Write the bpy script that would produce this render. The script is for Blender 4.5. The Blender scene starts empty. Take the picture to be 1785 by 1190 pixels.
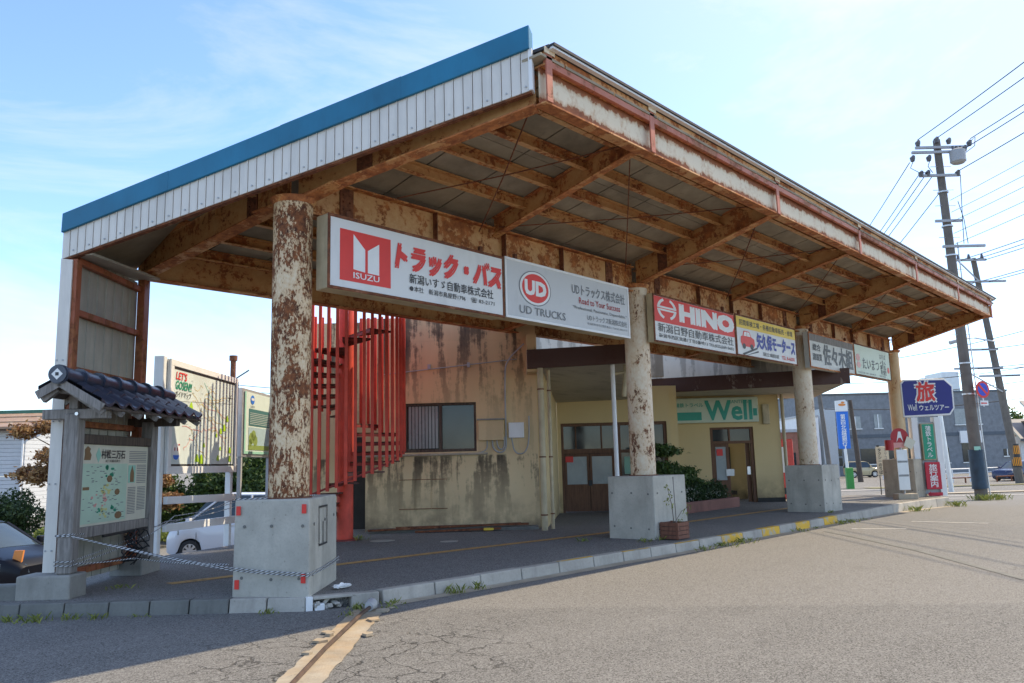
import bpy, bmesh, math, random
import numpy as np
from mathutils import Vector, Matrix
random.seed(7); RNG = np.random.default_rng(7)
scene = bpy.context.scene
col = scene.collection

# ---------------------------------------------------------------- camera
# world: X runs along the bus canopy (away to the right), Y away from the road, Z up
CAMR = ((0.668, 0.095, 0.738), (-0.744, 0.119, 0.658), (-0.025, -0.988, 0.150))  # columns: image right, image down, forward
cam_data = bpy.data.cameras.new('camera'); cam = bpy.data.objects.new('camera', cam_data); col.objects.link(cam)
ri = Vector([r[0] for r in CAMR]).normalized(); fw = Vector([r[2] for r in CAMR])
fw = (fw - ri * fw.dot(ri)).normalized(); upv = ri.cross(fw)
m = Matrix((ri, upv, -fw)).transposed().to_4x4(); m.translation = (0, 0, 1.45)
cam.matrix_world = m
cam_data.sensor_width = 36.0; cam_data.lens = 36.0 * 1400 / 1785
cam_data.clip_start = 0.05; cam_data.clip_end = 2000
scene.camera = cam

# ---------------------------------------------------------------- sun and sky
SUN = Vector((0.80, -0.297, 1.0)).normalized()
elev = math.asin(SUN.z); rot = math.atan2(SUN.x, SUN.y)
world = bpy.data.worlds.new('World'); scene.world = world; world.use_nodes = True
wn = world.node_tree; wn.nodes.clear()
w_out = wn.nodes.new('ShaderNodeOutputWorld'); w_bg = wn.nodes.new('ShaderNodeBackground')
w_sky = wn.nodes.new('ShaderNodeTexSky'); w_sky.sky_type = 'NISHITA'; w_sky.sun_disc = False
w_sky.sun_elevation = elev; w_sky.sun_rotation = rot; w_sky.air_density = 1.0; w_sky.dust_density = 0.3; w_sky.ozone_density = 6.0; w_sky.altitude = 1200
w_tc = wn.nodes.new('ShaderNodeTexCoord')
w_map = wn.nodes.new('ShaderNodeMapping'); w_map.inputs['Scale'].default_value = (1.0, 1.0, 3.2); w_map.inputs['Rotation'].default_value = (0.25, 0.35, 0.6)
w_n = wn.nodes.new('ShaderNodeTexNoise'); w_n.inputs['Scale'].default_value = 1.7; w_n.inputs['Detail'].default_value = 9; w_n.inputs['Roughness'].default_value = 0.62; w_n.inputs['Distortion'].default_value = 0.5
w_r = wn.nodes.new('ShaderNodeValToRGB'); w_r.color_ramp.elements[0].position = 0.47; w_r.color_ramp.elements[1].position = 0.78
w_r.color_ramp.elements[0].color = (0.0, 0.0, 0.0, 1); w_r.color_ramp.elements[1].color = (0.75, 0.75, 0.75, 1)
# thin high cloud, denser towards the sun
w_dot = wn.nodes.new('ShaderNodeVectorMath'); w_dot.operation = 'DOT_PRODUCT'; w_dot.inputs[1].default_value = SUN
w_mr = wn.nodes.new('ShaderNodeMapRange'); w_mr.inputs['From Min'].default_value = 0.55; w_mr.inputs['From Max'].default_value = 1.0; w_mr.inputs['To Min'].default_value = 0.0; w_mr.inputs['To Max'].default_value = 0.6
w_add = wn.nodes.new('ShaderNodeMath'); w_add.operation = 'ADD'; w_add.use_clamp = True
w_mix = wn.nodes.new('ShaderNodeMix'); w_mix.data_type = 'RGBA'; w_mix.inputs[7].default_value = (3.0, 3.1, 3.2, 1)
L = wn.links.new
L(w_tc.outputs['Generated'], w_map.inputs['Vector']); L(w_map.outputs[0], w_n.inputs['Vector']); L(w_n.outputs['Fac'], w_r.inputs['Fac'])
L(w_tc.outputs['Generated'], w_dot.inputs[0]); L(w_dot.outputs['Value'], w_mr.inputs['Value'])
L(w_r.outputs['Color'], w_add.inputs[0]); L(w_mr.outputs[0], w_add.inputs[1]); L(w_add.outputs[0], w_mix.inputs[0])
L(w_sky.outputs['Color'], w_mix.inputs[6]); L(w_mix.outputs[2], w_bg.inputs['Color']); L(w_bg.outputs[0], w_out.inputs['Surface'])
w_bg.inputs['Strength'].default_value = 0.15
sun_d = bpy.data.lights.new('sun', 'SUN'); sun_d.energy = 2.25; sun_d.angle = math.radians(0.5); sun_d.color = (1.0, 0.88, 0.68)
sun_o = bpy.data.objects.new('sun', sun_d); col.objects.link(sun_o); sun_o.rotation_euler = SUN.to_track_quat('Z', 'Y').to_euler(); sun_o.location = (20, -10, 30)
scene.view_settings.view_transform = 'Standard'; scene.view_settings.look = 'None'
scene.view_settings.exposure = 1.38; scene.view_settings.gamma = 1.0; scene.view_settings.use_curve_mapping = False
scene.view_settings.use_white_balance = True; scene.view_settings.white_balance_temperature = 7100; scene.view_settings.white_balance_tint = 11
scene.cycles.max_bounces = 8; scene.cycles.diffuse_bounces = 5; scene.cycles.caustics_reflective = False; scene.cycles.caustics_refractive = False

# ---------------------------------------------------------------- second site grid: the station building and boards stand square to it
FX, FY = 0.7463, 0.6656           # "forward" of that grid
def g(a, b, z=0.0): return Vector((a * FY + b * FX, -a * FX + b * FY, z))
GR = Vector((FY, -FX, 0)); GF = Vector((FX, FY, 0)); UP = Vector((0, 0, 1)); XA = Vector((1, 0, 0)); YA = Vector((0, 1, 0))
def sstep(e0, e1, x):
    t = max(0.0, min(1.0, (x - e0) / (e1 - e0))); return t * t * (3 - 2 * t)
def ground_h(x, y):
    a = x * FY - y * FX; b = x * FX + y * FY
    h = -0.95 * sstep(14, 60, b)
    h2 = -0.95 * sstep(9.35, 10.4, b) * (1 - sstep(-4.9, -3.6, a))
    return min(h, h2)

# ---------------------------------------------------------------- shader helpers
class S:
    def __init__(s, name):
        s.m = bpy.data.materials.new(name); s.m.use_nodes = True; s.t = s.m.node_tree; s.t.nodes.clear()
        s.o = s.t.nodes.new('ShaderNodeOutputMaterial'); s.b = s.t.nodes.new('ShaderNodeBsdfPrincipled'); s.t.links.new(s.b.outputs[0], s.o.inputs[0])
        s._p = None
    def n(s, k): return s.t.nodes.new(k)
    def put(s, sock, v):
        if isinstance(v, (int, float)): sock.default_value = v
        elif isinstance(v, (tuple, list, Vector)):
            v = tuple(v)
            try: n_ = len(sock.default_value)
            except TypeError: n_ = len(v)
            sock.default_value = v + (1,) * (n_ - len(v)) if len(v) < n_ else v[:n_]
        else: s.t.links.new(v, sock)
    def pos(s):
        if s._p is None: s._p = s.n('ShaderNodeNewGeometry').outputs['Position']
        return s._p
    def objp(s): return s.n('ShaderNodeTexCoord').outputs['Object']
    def rnd(s): return s.n('ShaderNodeObjectInfo').outputs['Random']
    def isl(s): return s.n('ShaderNodeNewGeometry').outputs['Random Per Island']
    def mapv(s, scale, rz=0, vec=None):
        k = s.n('ShaderNodeMapping'); s.put(k.inputs['Vector'], vec or s.pos()); k.inputs['Scale'].default_value = scale; k.inputs['Rotation'].default_value = (0, 0, rz); return k.outputs[0]
    def noise(s, sc, det=4, rough=.55, vec=None, dist=0.0):
        k = s.n('ShaderNodeTexNoise'); s.put(k.inputs['Vector'], vec or s.pos()); k.inputs['Scale'].default_value = sc; k.inputs['Detail'].default_value = det; k.inputs['Roughness'].default_value = rough; k.inputs['Distortion'].default_value = dist; return k.outputs['Fac']
    def vor(s, sc, feat='F1', out='Distance', vec=None):
        k = s.n('ShaderNodeTexVoronoi'); k.feature = feat; s.put(k.inputs['Vector'], vec or s.pos()); k.inputs['Scale'].default_value = sc; return k.outputs[out]
    def ramp(s, f, *st):
        k = s.n('ShaderNodeValToRGB'); s.put(k.inputs[0], f); e = k.color_ramp.elements
        while len(e) < len(st): e.new(0.5)
        for q, (p, c) in zip(e, st):
            q.position = p; q.color = (c, c, c, 1) if isinstance(c, (int, float)) else tuple(c) + (1,)
        return k.outputs[0]
    def mix(s, f, a, b, mode='MIX'):
        k = s.n('ShaderNodeMix'); k.data_type = 'RGBA'; k.blend_type = mode; s.put(k.inputs[0], f); s.put(k.inputs[6], a); s.put(k.inputs[7], b); return k.outputs[2]
    def math(s, op, a, b=0.0, clamp=False):
        k = s.n('ShaderNodeMath'); k.operation = op; k.use_clamp = clamp; s.put(k.inputs[0], a); s.put(k.inputs[1], b); return k.outputs[0]
    def dot(s, v):
        k = s.n('ShaderNodeVectorMath'); k.operation = 'DOT_PRODUCT'; s.put(k.inputs[0], s.pos()); k.inputs[1].default_value = v; return k.outputs['Value']
    def rng(s, v, a, b, c=0.0, d=1.0):
        k = s.n('ShaderNodeMapRange'); s.put(k.inputs['Value'], v)
        for i, q in enumerate((a, b, c, d)): k.inputs[i + 1].default_value = q
        return k.outputs[0]
    def xyz(s):
        k = s.n('ShaderNodeSeparateXYZ'); s.put(k.inputs[0], s.pos()); return k.outputs
    def bump(s, h, st=.5, d=.01):
        k = s.n('ShaderNodeBump'); s.put(k.inputs['Height'], h); k.inputs['Strength'].default_value = st; k.inputs['Distance'].default_value = d; s.put(s.b.inputs['Normal'], k.outputs[0])
    def fin(s, c, r=.7, metal=0.0, spec=None):
        s.put(s.b.inputs['Base Color'], c); s.put(s.b.inputs['Roughness'], r); s.put(s.b.inputs['Metallic'], metal)
        if spec is not None: s.b.inputs['Specular IOR Level'].default_value = spec
        return s.m

def plain(name, c, r=.6, var=.12, sc=6.0, metal=0.0, dirt=0.0):
    s = S(name); n = s.noise(sc, 5, .6)
    cc = s.mix(s.ramp(n, (.3, 0.0), (.7, 1.0)), tuple(x * (1 - var) for x in c), tuple(min(1, x * (1 + var)) for x in c))
    if dirt:
        st = s.ramp(s.noise(3.0, 6, .65, s.mapv((1.5, 1.5, .25))), (.48, 0.0), (.75, 1.0))
        cc = s.mix(s.math('MULTIPLY', st, dirt), cc, tuple(x * .35 for x in c))
    return s.fin(cc, r, metal)

def rusty(name, paint, amt, sc=3.0, vert=.45, rust_a=(.10, .035, .018), rust_b=(.40, .15, .05), rough=.7, fine=.2):
    """peeling paint over rust; amt 0..1 is the share of rust"""
    s = S(name)
    v = s.mapv((1, 1, vert))
    n1 = s.noise(sc, 8, .66, v, .4); n2 = s.noise(sc * 7, 5, .7, v); n3 = s.noise(sc * .45, 3, .5)
    f = s.math('ADD', s.math('MULTIPLY', n1, 1 - .18 - fine), s.math('ADD', s.math('MULTIPLY', n2, fine), s.math('MULTIPLY', n3, .18)))
    t = .64 - .28 * amt; f = s.math('ADD', f, s.math('MULTIPLY', s.math('SUBTRACT', s.rnd(), .5), .022))
    mask = s.ramp(f, (t - .012, 0.0), (t + .018, 1.0))
    halo = s.ramp(f, (t - .11, 0.0), (t + .02, 1.0))
    pc = s.mix(s.noise(1.3, 5, .6), tuple(x * .85 for x in paint), tuple(min(1, x * 1.12) for x in paint))
    pc = s.mix(s.math('MULTIPLY', halo, .65), pc, (paint[0] * .78, paint[1] * .52, paint[2] * .30))
    rc = s.mix(s.ramp(s.noise(sc * 3, 6, .65), (.32, 0.0), (.68, 1.0)), rust_a, rust_b)
    c = s.mix(mask, pc, rc)
    s.bump(s.math('ADD', s.math('MULTIPLY', mask, -.6), s.math('MULTIPLY', n2, .5)), .5, .006)
    return s.fin(c, s.mix(mask, (rough * .75,) * 3, (.92,) * 3))

M = {}
M['column'] = rusty('column_peeling_cream', (.72, .58, .39), .47, 6.0, .5, (.05, .02, .013), (.30, .10, .034), fine=.40)
M['column_far'] = rusty('column_worn_cream', (.72, .61, .46), .30, 3.6, .6, (.065, .026, .018), (.24, .10, .05), fine=.36)
M['column_end'] = rusty('column_cream', (.66, .47, .26), .10, 2.0, .5)
M['beam'] = rusty('beam_ochre_rust', (.64, .37, .16), .42, 2.2, 1.0, (.17, .05, .02), (.52, .18, .055), fine=.34)
M['flange'] = rusty('flange_rust', (.66, .36, .15), .62, 3.5, 1.0, (.22, .065, .025), (.60, .22, .075))
M['stiff'] = rusty('stiffener_rust', (.30, .13, .06), .75, 5.0, 1.0, (.08, .028, .016), (.26, .09, .04))
M['fascia'] = rusty('fascia_cream_rust', (.72, .62, .46), .30, 1.3, .8, (.16, .05, .03), (.44, .18, .09))
def mk_fascia_web():
    s = S('fascia_web'); p = s.xyz(); zr = s.math('SUBTRACT', p[2], s.math('MULTIPLY', p[0], .0065))
    e = s.math('ABSOLUTE', s.math('SUBTRACT', zr, 5.335)); n1 = s.noise(2.2, 7, .68, s.mapv((1, 1, .5))); n2 = s.noise(16, 5, .7)
    f = s.math('ADD', s.math('ADD', s.math('MULTIPLY', n1, .7), s.math('MULTIPLY', n2, .3)), s.rng(e, .06, .20, -.03, .27))
    mk = s.ramp(f, (.565, 0.0), (.60, 1.0)); halo = s.ramp(f, (.47, 0.0), (.60, .8))
    c = s.mix(halo, s.mix(s.noise(1.1, 5), (.66, .56, .40), (.80, .71, .55)), (.46, .24, .10))
    c = s.mix(mk, c, s.mix(s.noise(9, 5), (.13, .04, .022), (.44, .16, .06))); s.bump(mk, .4, .005); return s.fin(c, .8)
M['fascia_web'] = mk_fascia_web()
M['primer'] = rusty('red_primer', (.46, .15, .09), .35, 2.5, .8, (.16, .05, .03), (.42, .2, .12))
M['panel_frame'] = rusty('frame_red_rust', (.36, .11, .05), .55, 3.5, .5, (.13, .04, .02), (.40, .15, .06))
M['cladding'] = plain('white_cladding', (.70, .66, .60), .45, .06, 2.0, dirt=.28)
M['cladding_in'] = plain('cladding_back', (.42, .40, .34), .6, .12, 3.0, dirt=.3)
M['blue'] = plain('blue_metal', (.0, .15, .27), .5, .18, 1.2, dirt=.2)
M['white'] = plain('white_paint', (.78, .78, .77), .5, .05, 3.0, dirt=.12)
M['grey_paint'] = plain('grey_paint', (.40, .41, .42), .5, .1, 3.0, dirt=.25)
M['alu'] = plain('aluminium', (.60, .61, .62), .4, .08, 3.0, .6)
M['black'] = plain('black', (.015, .015, .016), .5, .2)
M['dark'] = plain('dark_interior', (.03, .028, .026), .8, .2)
M['roof_edge'] = plain('roof_felt_edge', (.05, .05, .055), .8, .3)

def mk_deck():
    s = S('deck_board'); n = s.noise(1.4, 6, .65); n2 = s.noise(9, 5, .7)
    c = s.ramp(n, (.25, (.19, .155, .11)), (.5, (.34, .28, .20)), (.75, (.48, .40, .29)))
    c = s.mix(s.ramp(s.noise(2.4, 6, .7), (.6, 0.0), (.72, .6)), c, (.09, .07, .055))
    c = s.mix(s.math('MULTIPLY', s.rnd(), .3), c, (.12, .10, .078)); s.bump(n2, .3, .01); return s.fin(c, .9)
M['deck'] = mk_deck()

def mk_concrete(name, base, stain=.4):
    s = S(name); n = s.noise(2.2, 7, .62); f = s.noise(38, 4, .7)
    c = s.mix(s.ramp(n, (.3, 0.0), (.7, 1.0)), tuple(x * .78 for x in base), tuple(x * 1.14 for x in base))
    st = s.ramp(s.noise(2.6, 6, .66, s.mapv((1.6, 1.6, .3))), (.50, 0.0), (.72, 1.0))
    c = s.mix(s.math('MULTIPLY', st, stain), c, tuple(x * .5 for x in base))
    pit = s.ramp(s.vor(9.0), (.06, 1.0), (.10, 0.0))
    c = s.mix(s.math('MULTIPLY', pit, .45), c, tuple(x * .45 for x in base))
    c = s.mix(s.math('MULTIPLY', s.ramp(f, (.35, 1.0), (.5, 0.0)), .25), c, tuple(x * .6 for x in base))
    s.bump(s.math('SUBTRACT', f, s.math('MULTIPLY', pit, .8)), .35, .006); return s.fin(c, .85)
M['concrete'] = mk_concrete('concrete_plinth', (.46, .435, .375), .55)
M['concrete_old'] = mk_concrete('concrete_old', (.30, .29, .26), .6)
M['concrete_warm'] = mk_concrete('concrete_warm', (.44, .38, .29), .6)
M['kerb'] = mk_concrete('kerb_concrete', (.42, .39, .34), .5)
M['kerb_dark'] = mk_concrete('kerb_mossy', (.17, .17, .155), .7)
def mk_kerb_yellow():
    s = S('kerb_yellow_paint'); w = s.ramp(s.noise(5, 7, .7), (.52, 0.0), (.62, 1.0))
    s.bump(s.noise(30, 4, .7), .3, .005)
    return s.fin(s.mix(w, s.mix(s.noise(3, 4), (.62, .34, .012), (.76, .45, .025)), (.40, .36, .28)), .7)
M['kerb_yellow'] = mk_kerb_yellow()

def mk_asphalt(name, tone, tint, cracks=False, patch=False, seed=0.0):
    s = S(name); v = s.pos()
    big = s.noise(.35, 5, .6); med = s.noise(2.2, 6, .65)
    grain = s.vor(105, 'F1', 'Color', v); gs = s.n('ShaderNodeSeparateColor'); s.put(gs.inputs[0], grain)
    gr = gs.outputs[0]; fine = s.noise(160, 3, .7)
    base = s.mix(s.ramp(big, (.35, 0.0), (.65, 1.0)), tuple(tone * t * .74 for t in tint), tuple(tone * t * 1.16 for t in tint))
    base = s.mix(s.math('MULTIPLY', s.ramp(med, (.35, 1.0), (.6, 0.0)), .28), base, tuple(tone * t * .6 for t in tint))
    if patch:   # older, paler surfacing by the kerb; the seam runs square to the station's second grid
        bb = s.math('ADD', s.dot(GF), s.math('ADD', s.math('MULTIPLY', s.dot(GR), .085), s.math('MULTIPLY', s.noise(2.2, 5, .6), .12)))
        p = s.ramp(s.math('ADD', s.math('MULTIPLY', bb, .02), .0), (.1708, 0.0), (.1713, 1.0))
        base = s.mix(s.math('MULTIPLY', p, .75), base, tuple(tone * 1.42 * t for t in (1.05, .99, .90)))
        stn = s.ramp(s.noise(.8, 5, .6, s.mapv((.25, 1.4, 1))), (.55, 0.0), (.75, 1.0))
        base = s.mix(s.math('MULTIPLY', stn, .5), base, tuple(tone * .55 * t for t in tint))
        q2 = s.ramp(s.math('MULTIPLY', s.math('ADD', s.dot((.63, -.776, 0)), s.math('MULTIPLY', s.noise(3, 4), .15)), .1), (.552, 0.0), (.5545, 1.0))
        base = s.mix(s.math('MULTIPLY', q2, .55), base, tuple(tone * 1.15 * t for t in (1.0, 1.0, .98)))
        lane = s.ramp(s.noise(1.0, 4, .55, s.mapv((.08, 1.1, 1), .18)), (.45, 0.0), (.62, 1.0))
        base = s.mix(s.math('MULTIPLY', lane, .28), base, tuple(tone * 1.5 * t for t in tint))
        # oil drips and tar spots where buses stand
        spot = s.ramp(s.vor(.9), (.05, 1.0), (.16, 0.0))
        base = s.mix(s.math('MULTIPLY', s.math('MULTIPLY', spot, med), .5), base, tuple(tone * .45 * t for t in tint))
    c = s.mix(s.ramp(gr, (.0, .0), (.25, 0.0), (.9, .75)), base, tuple(min(1, tone * 2.3 * t) for t in (1.0, .98, .93)))
    c = s.mix(s.ramp(gr, (.0, .75), (.22, 0.0)), c, tuple(tone * .35 * t for t in tint))
    h = s.math('ADD', s.math('MULTIPLY', gr, .6), s.math('MULTIPLY', fine, .5))
    if cracks:
        # crazing beside the drain strip
        wv = s.n('ShaderNodeVectorMath'); wv.operation = 'ADD'
        wn_ = s.n('ShaderNodeTexNoise'); s.put(wn_.inputs['Vector'], v); wn_.inputs['Scale'].default_value = 3.5; wn_.inputs['Detail'].default_value = 5
        sc_ = s.n('ShaderNodeVectorMath'); sc_.operation = 'SCALE'; s.put(sc_.inputs[0], wn_.outputs['Color']); sc_.inputs['Scale'].default_value = .45
        s.put(wv.inputs[0], v); s.put(wv.inputs[1], sc_.outputs[0])
        e = s.vor(2.6, 'DISTANCE_TO_EDGE', 'Distance', wv.outputs[0])
        line = s.ramp(e, (.0, 1.0), (.012, .85), (.03, 0.0))
        dx = s.math('SUBTRACT', s.dot((-.64, .77, 0)), 1.45)
        near = s.ramp(s.math('ABSOLUTE', s.math('MULTIPLY', dx, .25)), (.0, 1.0), (.25, .8), (.42, 0.0))
        pt = s.ramp(s.noise(1.5, 3, .5), (.36, 0.0), (.50, 1.0))
        lim = s.ramp(s.math('MULTIPLY', s.dot(GF), .1), (.70, 1.0), (.86, 0.0))
        cm = s.math('MULTIPLY', s.math('MULTIPLY', line, near), s.math('MULTIPLY', pt, lim))
        c = s.mix(s.math('MULTIPLY', cm, .9), c, (.022, .02, .018)); h = s.math('SUBTRACT', h, s.math('MULTIPLY', cm, 2.2))
    s.bump(h, .55, .006); return s.fin(c, .88, 0, .3)
def mk_drain():
    s = S('drain_concrete_rusty'); n = s.noise(3.2, 7, .68); r = s.ramp(s.noise(1.3, 6, .65), (.40, 0.0), (.62, 1.0)); f = s.noise(45, 4, .7)
    c = s.mix(s.ramp(n, (.3, 0.0), (.7, 1.0)), (.26, .22, .165), (.44, .385, .30)); c = s.mix(s.math('MULTIPLY', r, .6), c, (.40, .26, .13))
    c = s.mix(s.ramp(s.noise(8, 6, .7), (.60, 0.0), (.68, .9)), c, (.11, .10, .09)); s.bump(s.math('ADD', f, n), .6, .01); return s.fin(c, .9)
M['drain'] = mk_drain(); M['rail'] = plain('old_rail', (.075, .045, .032), .6, .5, 9)
M['asphalt'] = mk_asphalt('asphalt_plaza', .124, (1.0, .955, .89), True, True)
M['asphalt_pave'] = mk_asphalt('asphalt_pavement', .145, (1.0, .95, .88))
def mk_line(name, c, wear=.5):
    s = S(name); w = s.ramp(s.noise(7, 7, .7), (.62 - .22 * wear, 0.0), (.74 - .2 * wear, 1.0))
    return s.fin(s.mix(w, c, tuple(x * .45 for x in c)), .8)
M['line_white'] = mk_line('worn_white_line', (.62, .60, .56), .4)
M['line_ochre'] = mk_line('worn_ochre_line', (.50, .29, .09), .5)

def mk_stucco(name, hi, lo, zlo, zhi, streaks=1.0, base_dirt=True):
    s = S(name); z = s.xyz()[2]; al = s.dot(GR)
    c = s.mix(s.rng(z, zlo, zhi), lo, hi)
    c = s.mix(s.math('MULTIPLY', s.noise(1.1, 6, .62), .5), c, tuple(x * .74 for x in lo))
    f = s.noise(60, 4, .7)
    v = s.n('ShaderNodeCombineXYZ'); s.put(v.inputs[0], s.math('MULTIPLY', al, 1.0)); s.put(v.inputs[1], s.math('MULTIPLY', z, .11))
    st = s.noise(3.1, 7, .62, v.outputs[0]); br = s.noise(7.0, 6, .7)
    stf = s.math('ADD', s.math('MULTIPLY', st, .8), s.math('MULTIPLY', br, .2))
    k = s.ramp(stf, (.495, 0.0), (.545, .8), (.63, 1.0))
    if streaks:
        up_ = s.rng(z, 2.4, 3.9, .15, 1.0)
        sill = s.math('MULTIPLY', s.ramp(z, (.0, 0.0), (.001, 1.0)), s.math('MULTIPLY', s.rng(z, 1.62, 1.66, 1.0, 0.0), s.rng(z, .55, 1.5, .25, 1.0)))
        mk = s.math('MAXIMUM', up_, sill)
        d = s.math('MULTIPLY', s.math('MULTIPLY', k, mk), .95 * streaks, True)
        c = s.mix(d, c, (.040, .032, .026))
        wide = s.ramp(s.noise(.9, 5, .6, v.outputs[0]), (.5, 0.0), (.66, 1.0))
        c = s.mix(s.math('MULTIPLY', s.math('MULTIPLY', wide, s.rng(z, 2.6, 3.6)), .25), c, (.14, .095, .07))
    if base_dirt:
        bd = s.math('MULTIPLY', s.rng(z, .2, .95, 1.0, 0.0), s.ramp(s.noise(1.8, 6, .65), (.36, 0.0), (.60, 1.0)))
        c = s.mix(s.math('MULTIPLY', bd, .7), c, (.10, .072, .05))
    s.bump(s.math('ADD', f, s.math('MULTIPLY', s.noise(9, 4), .5)), .35, .008); return s.fin(c, .9)
M['stucco_stained'] = mk_stucco('stucco_stained', (.76, .51, .27), (.76, .59, .35), 1.2, 3.2)
M['stucco'] = mk_stucco('stucco_ochre', (.70, .53, .27), (.70, .53, .28), .5, 3.0, 0)
M['stucco_pale'] = mk_stucco('stucco_pale', (.66, .63, .56), (.62, .58, .5), 3.0, 5.0, .5, False)
M['fascia_brown'] = rusty('fascia_brown', (.085, .035, .026), .22, 2.5, .6, (.30, .26, .22), (.16, .07, .05))
def mk_soffit():
    s = S('plaster_soffit'); n = s.noise(.9, 7, .65); st = s.ramp(s.noise(2.2, 7, .7, s.mapv((.4, 1.6, 1), .7)), (.5, 0.0), (.75, 1.0))
    c = s.mix(n, (.38, .34, .27), (.60, .56, .47)); return s.fin(s.mix(s.math('MULTIPLY', st, .6), c, (.13, .11, .085)), .9)
M['soffit'] = mk_soffit()
def mk_wood(name, a, b, sc=1.0):
    s = S(name); v = s.mapv((9 * sc, 9 * sc, .9)); n = s.noise(3.0, 7, .65, v, .6); k = s.ramp(s.vor(1.7), (.03, 1.0), (.07, 0.0))
    c = s.mix(s.ramp(n, (.3, 0.0), (.7, 1.0)), a, b); c = s.mix(s.math('MULTIPLY', k, .7), c, tuple(x * .3 for x in a)); s.bump(n, .4, .008); return s.fin(c, .8)
M['wood_grey'] = mk_wood('weathered_wood', (.13, .115, .10), (.34, .31, .285))
M['wood_dark'] = mk_wood('dark_wood', (.045, .032, .024), (.13, .095, .072))
M['wood_door'] = mk_wood('door_wood', (.11, .052, .03), (.21, .105, .06))
M['crate'] = mk_wood('crate_wood', (.12, .045, .03), (.24, .10, .06))
M['red'] = plain('red_stair_paint', (.68, .072, .04), .6, .25, 3.0, dirt=.4)
M['red_dark'] = plain('red_old_paint', (.26, .035, .028), .6, .25, 4.0, dirt=.6)
M['tread'] = rusty('tread_rust', (.10, .035, .03), .6, 4.0, 1.0, (.035, .018, .014), (.15, .055, .03))
def mk_glass(name, c=(.03, .035, .038), r=.06):
    s = S(name); return s.fin(s.mix(s.noise(1.2, 4), tuple(x * .6 for x in c), tuple(x * 1.5 for x in c)), s.rng(s.noise(2.5, 5), .3, .7, r * .6, r * 2), 0, .4)
M['glass'] = mk_glass('dark_glass')
M['glass_frost'] = mk_glass('pale_glass', (.30, .33, .33), .2)
M['glass_car'] = mk_glass('car_glass', (.05, .07, .085), .05)
M['tile'] = plain('roof_tile_glaze', (.042, .050, .075), .30, .25, 12)
M['chrome'] = plain('metal_bright', (.6, .6, .62), .3, .05, 3, .9)
M['rubber'] = plain('tyre', (.02, .02, .021), .8, .2)
M['pipe'] = plain('pipe_cream', (.50, .41, .26), .6, .2, 3.0, dirt=.5)
M['brick_red'] = mk_concrete('planter_terracotta', (.25, .11, .085), .5)

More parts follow.
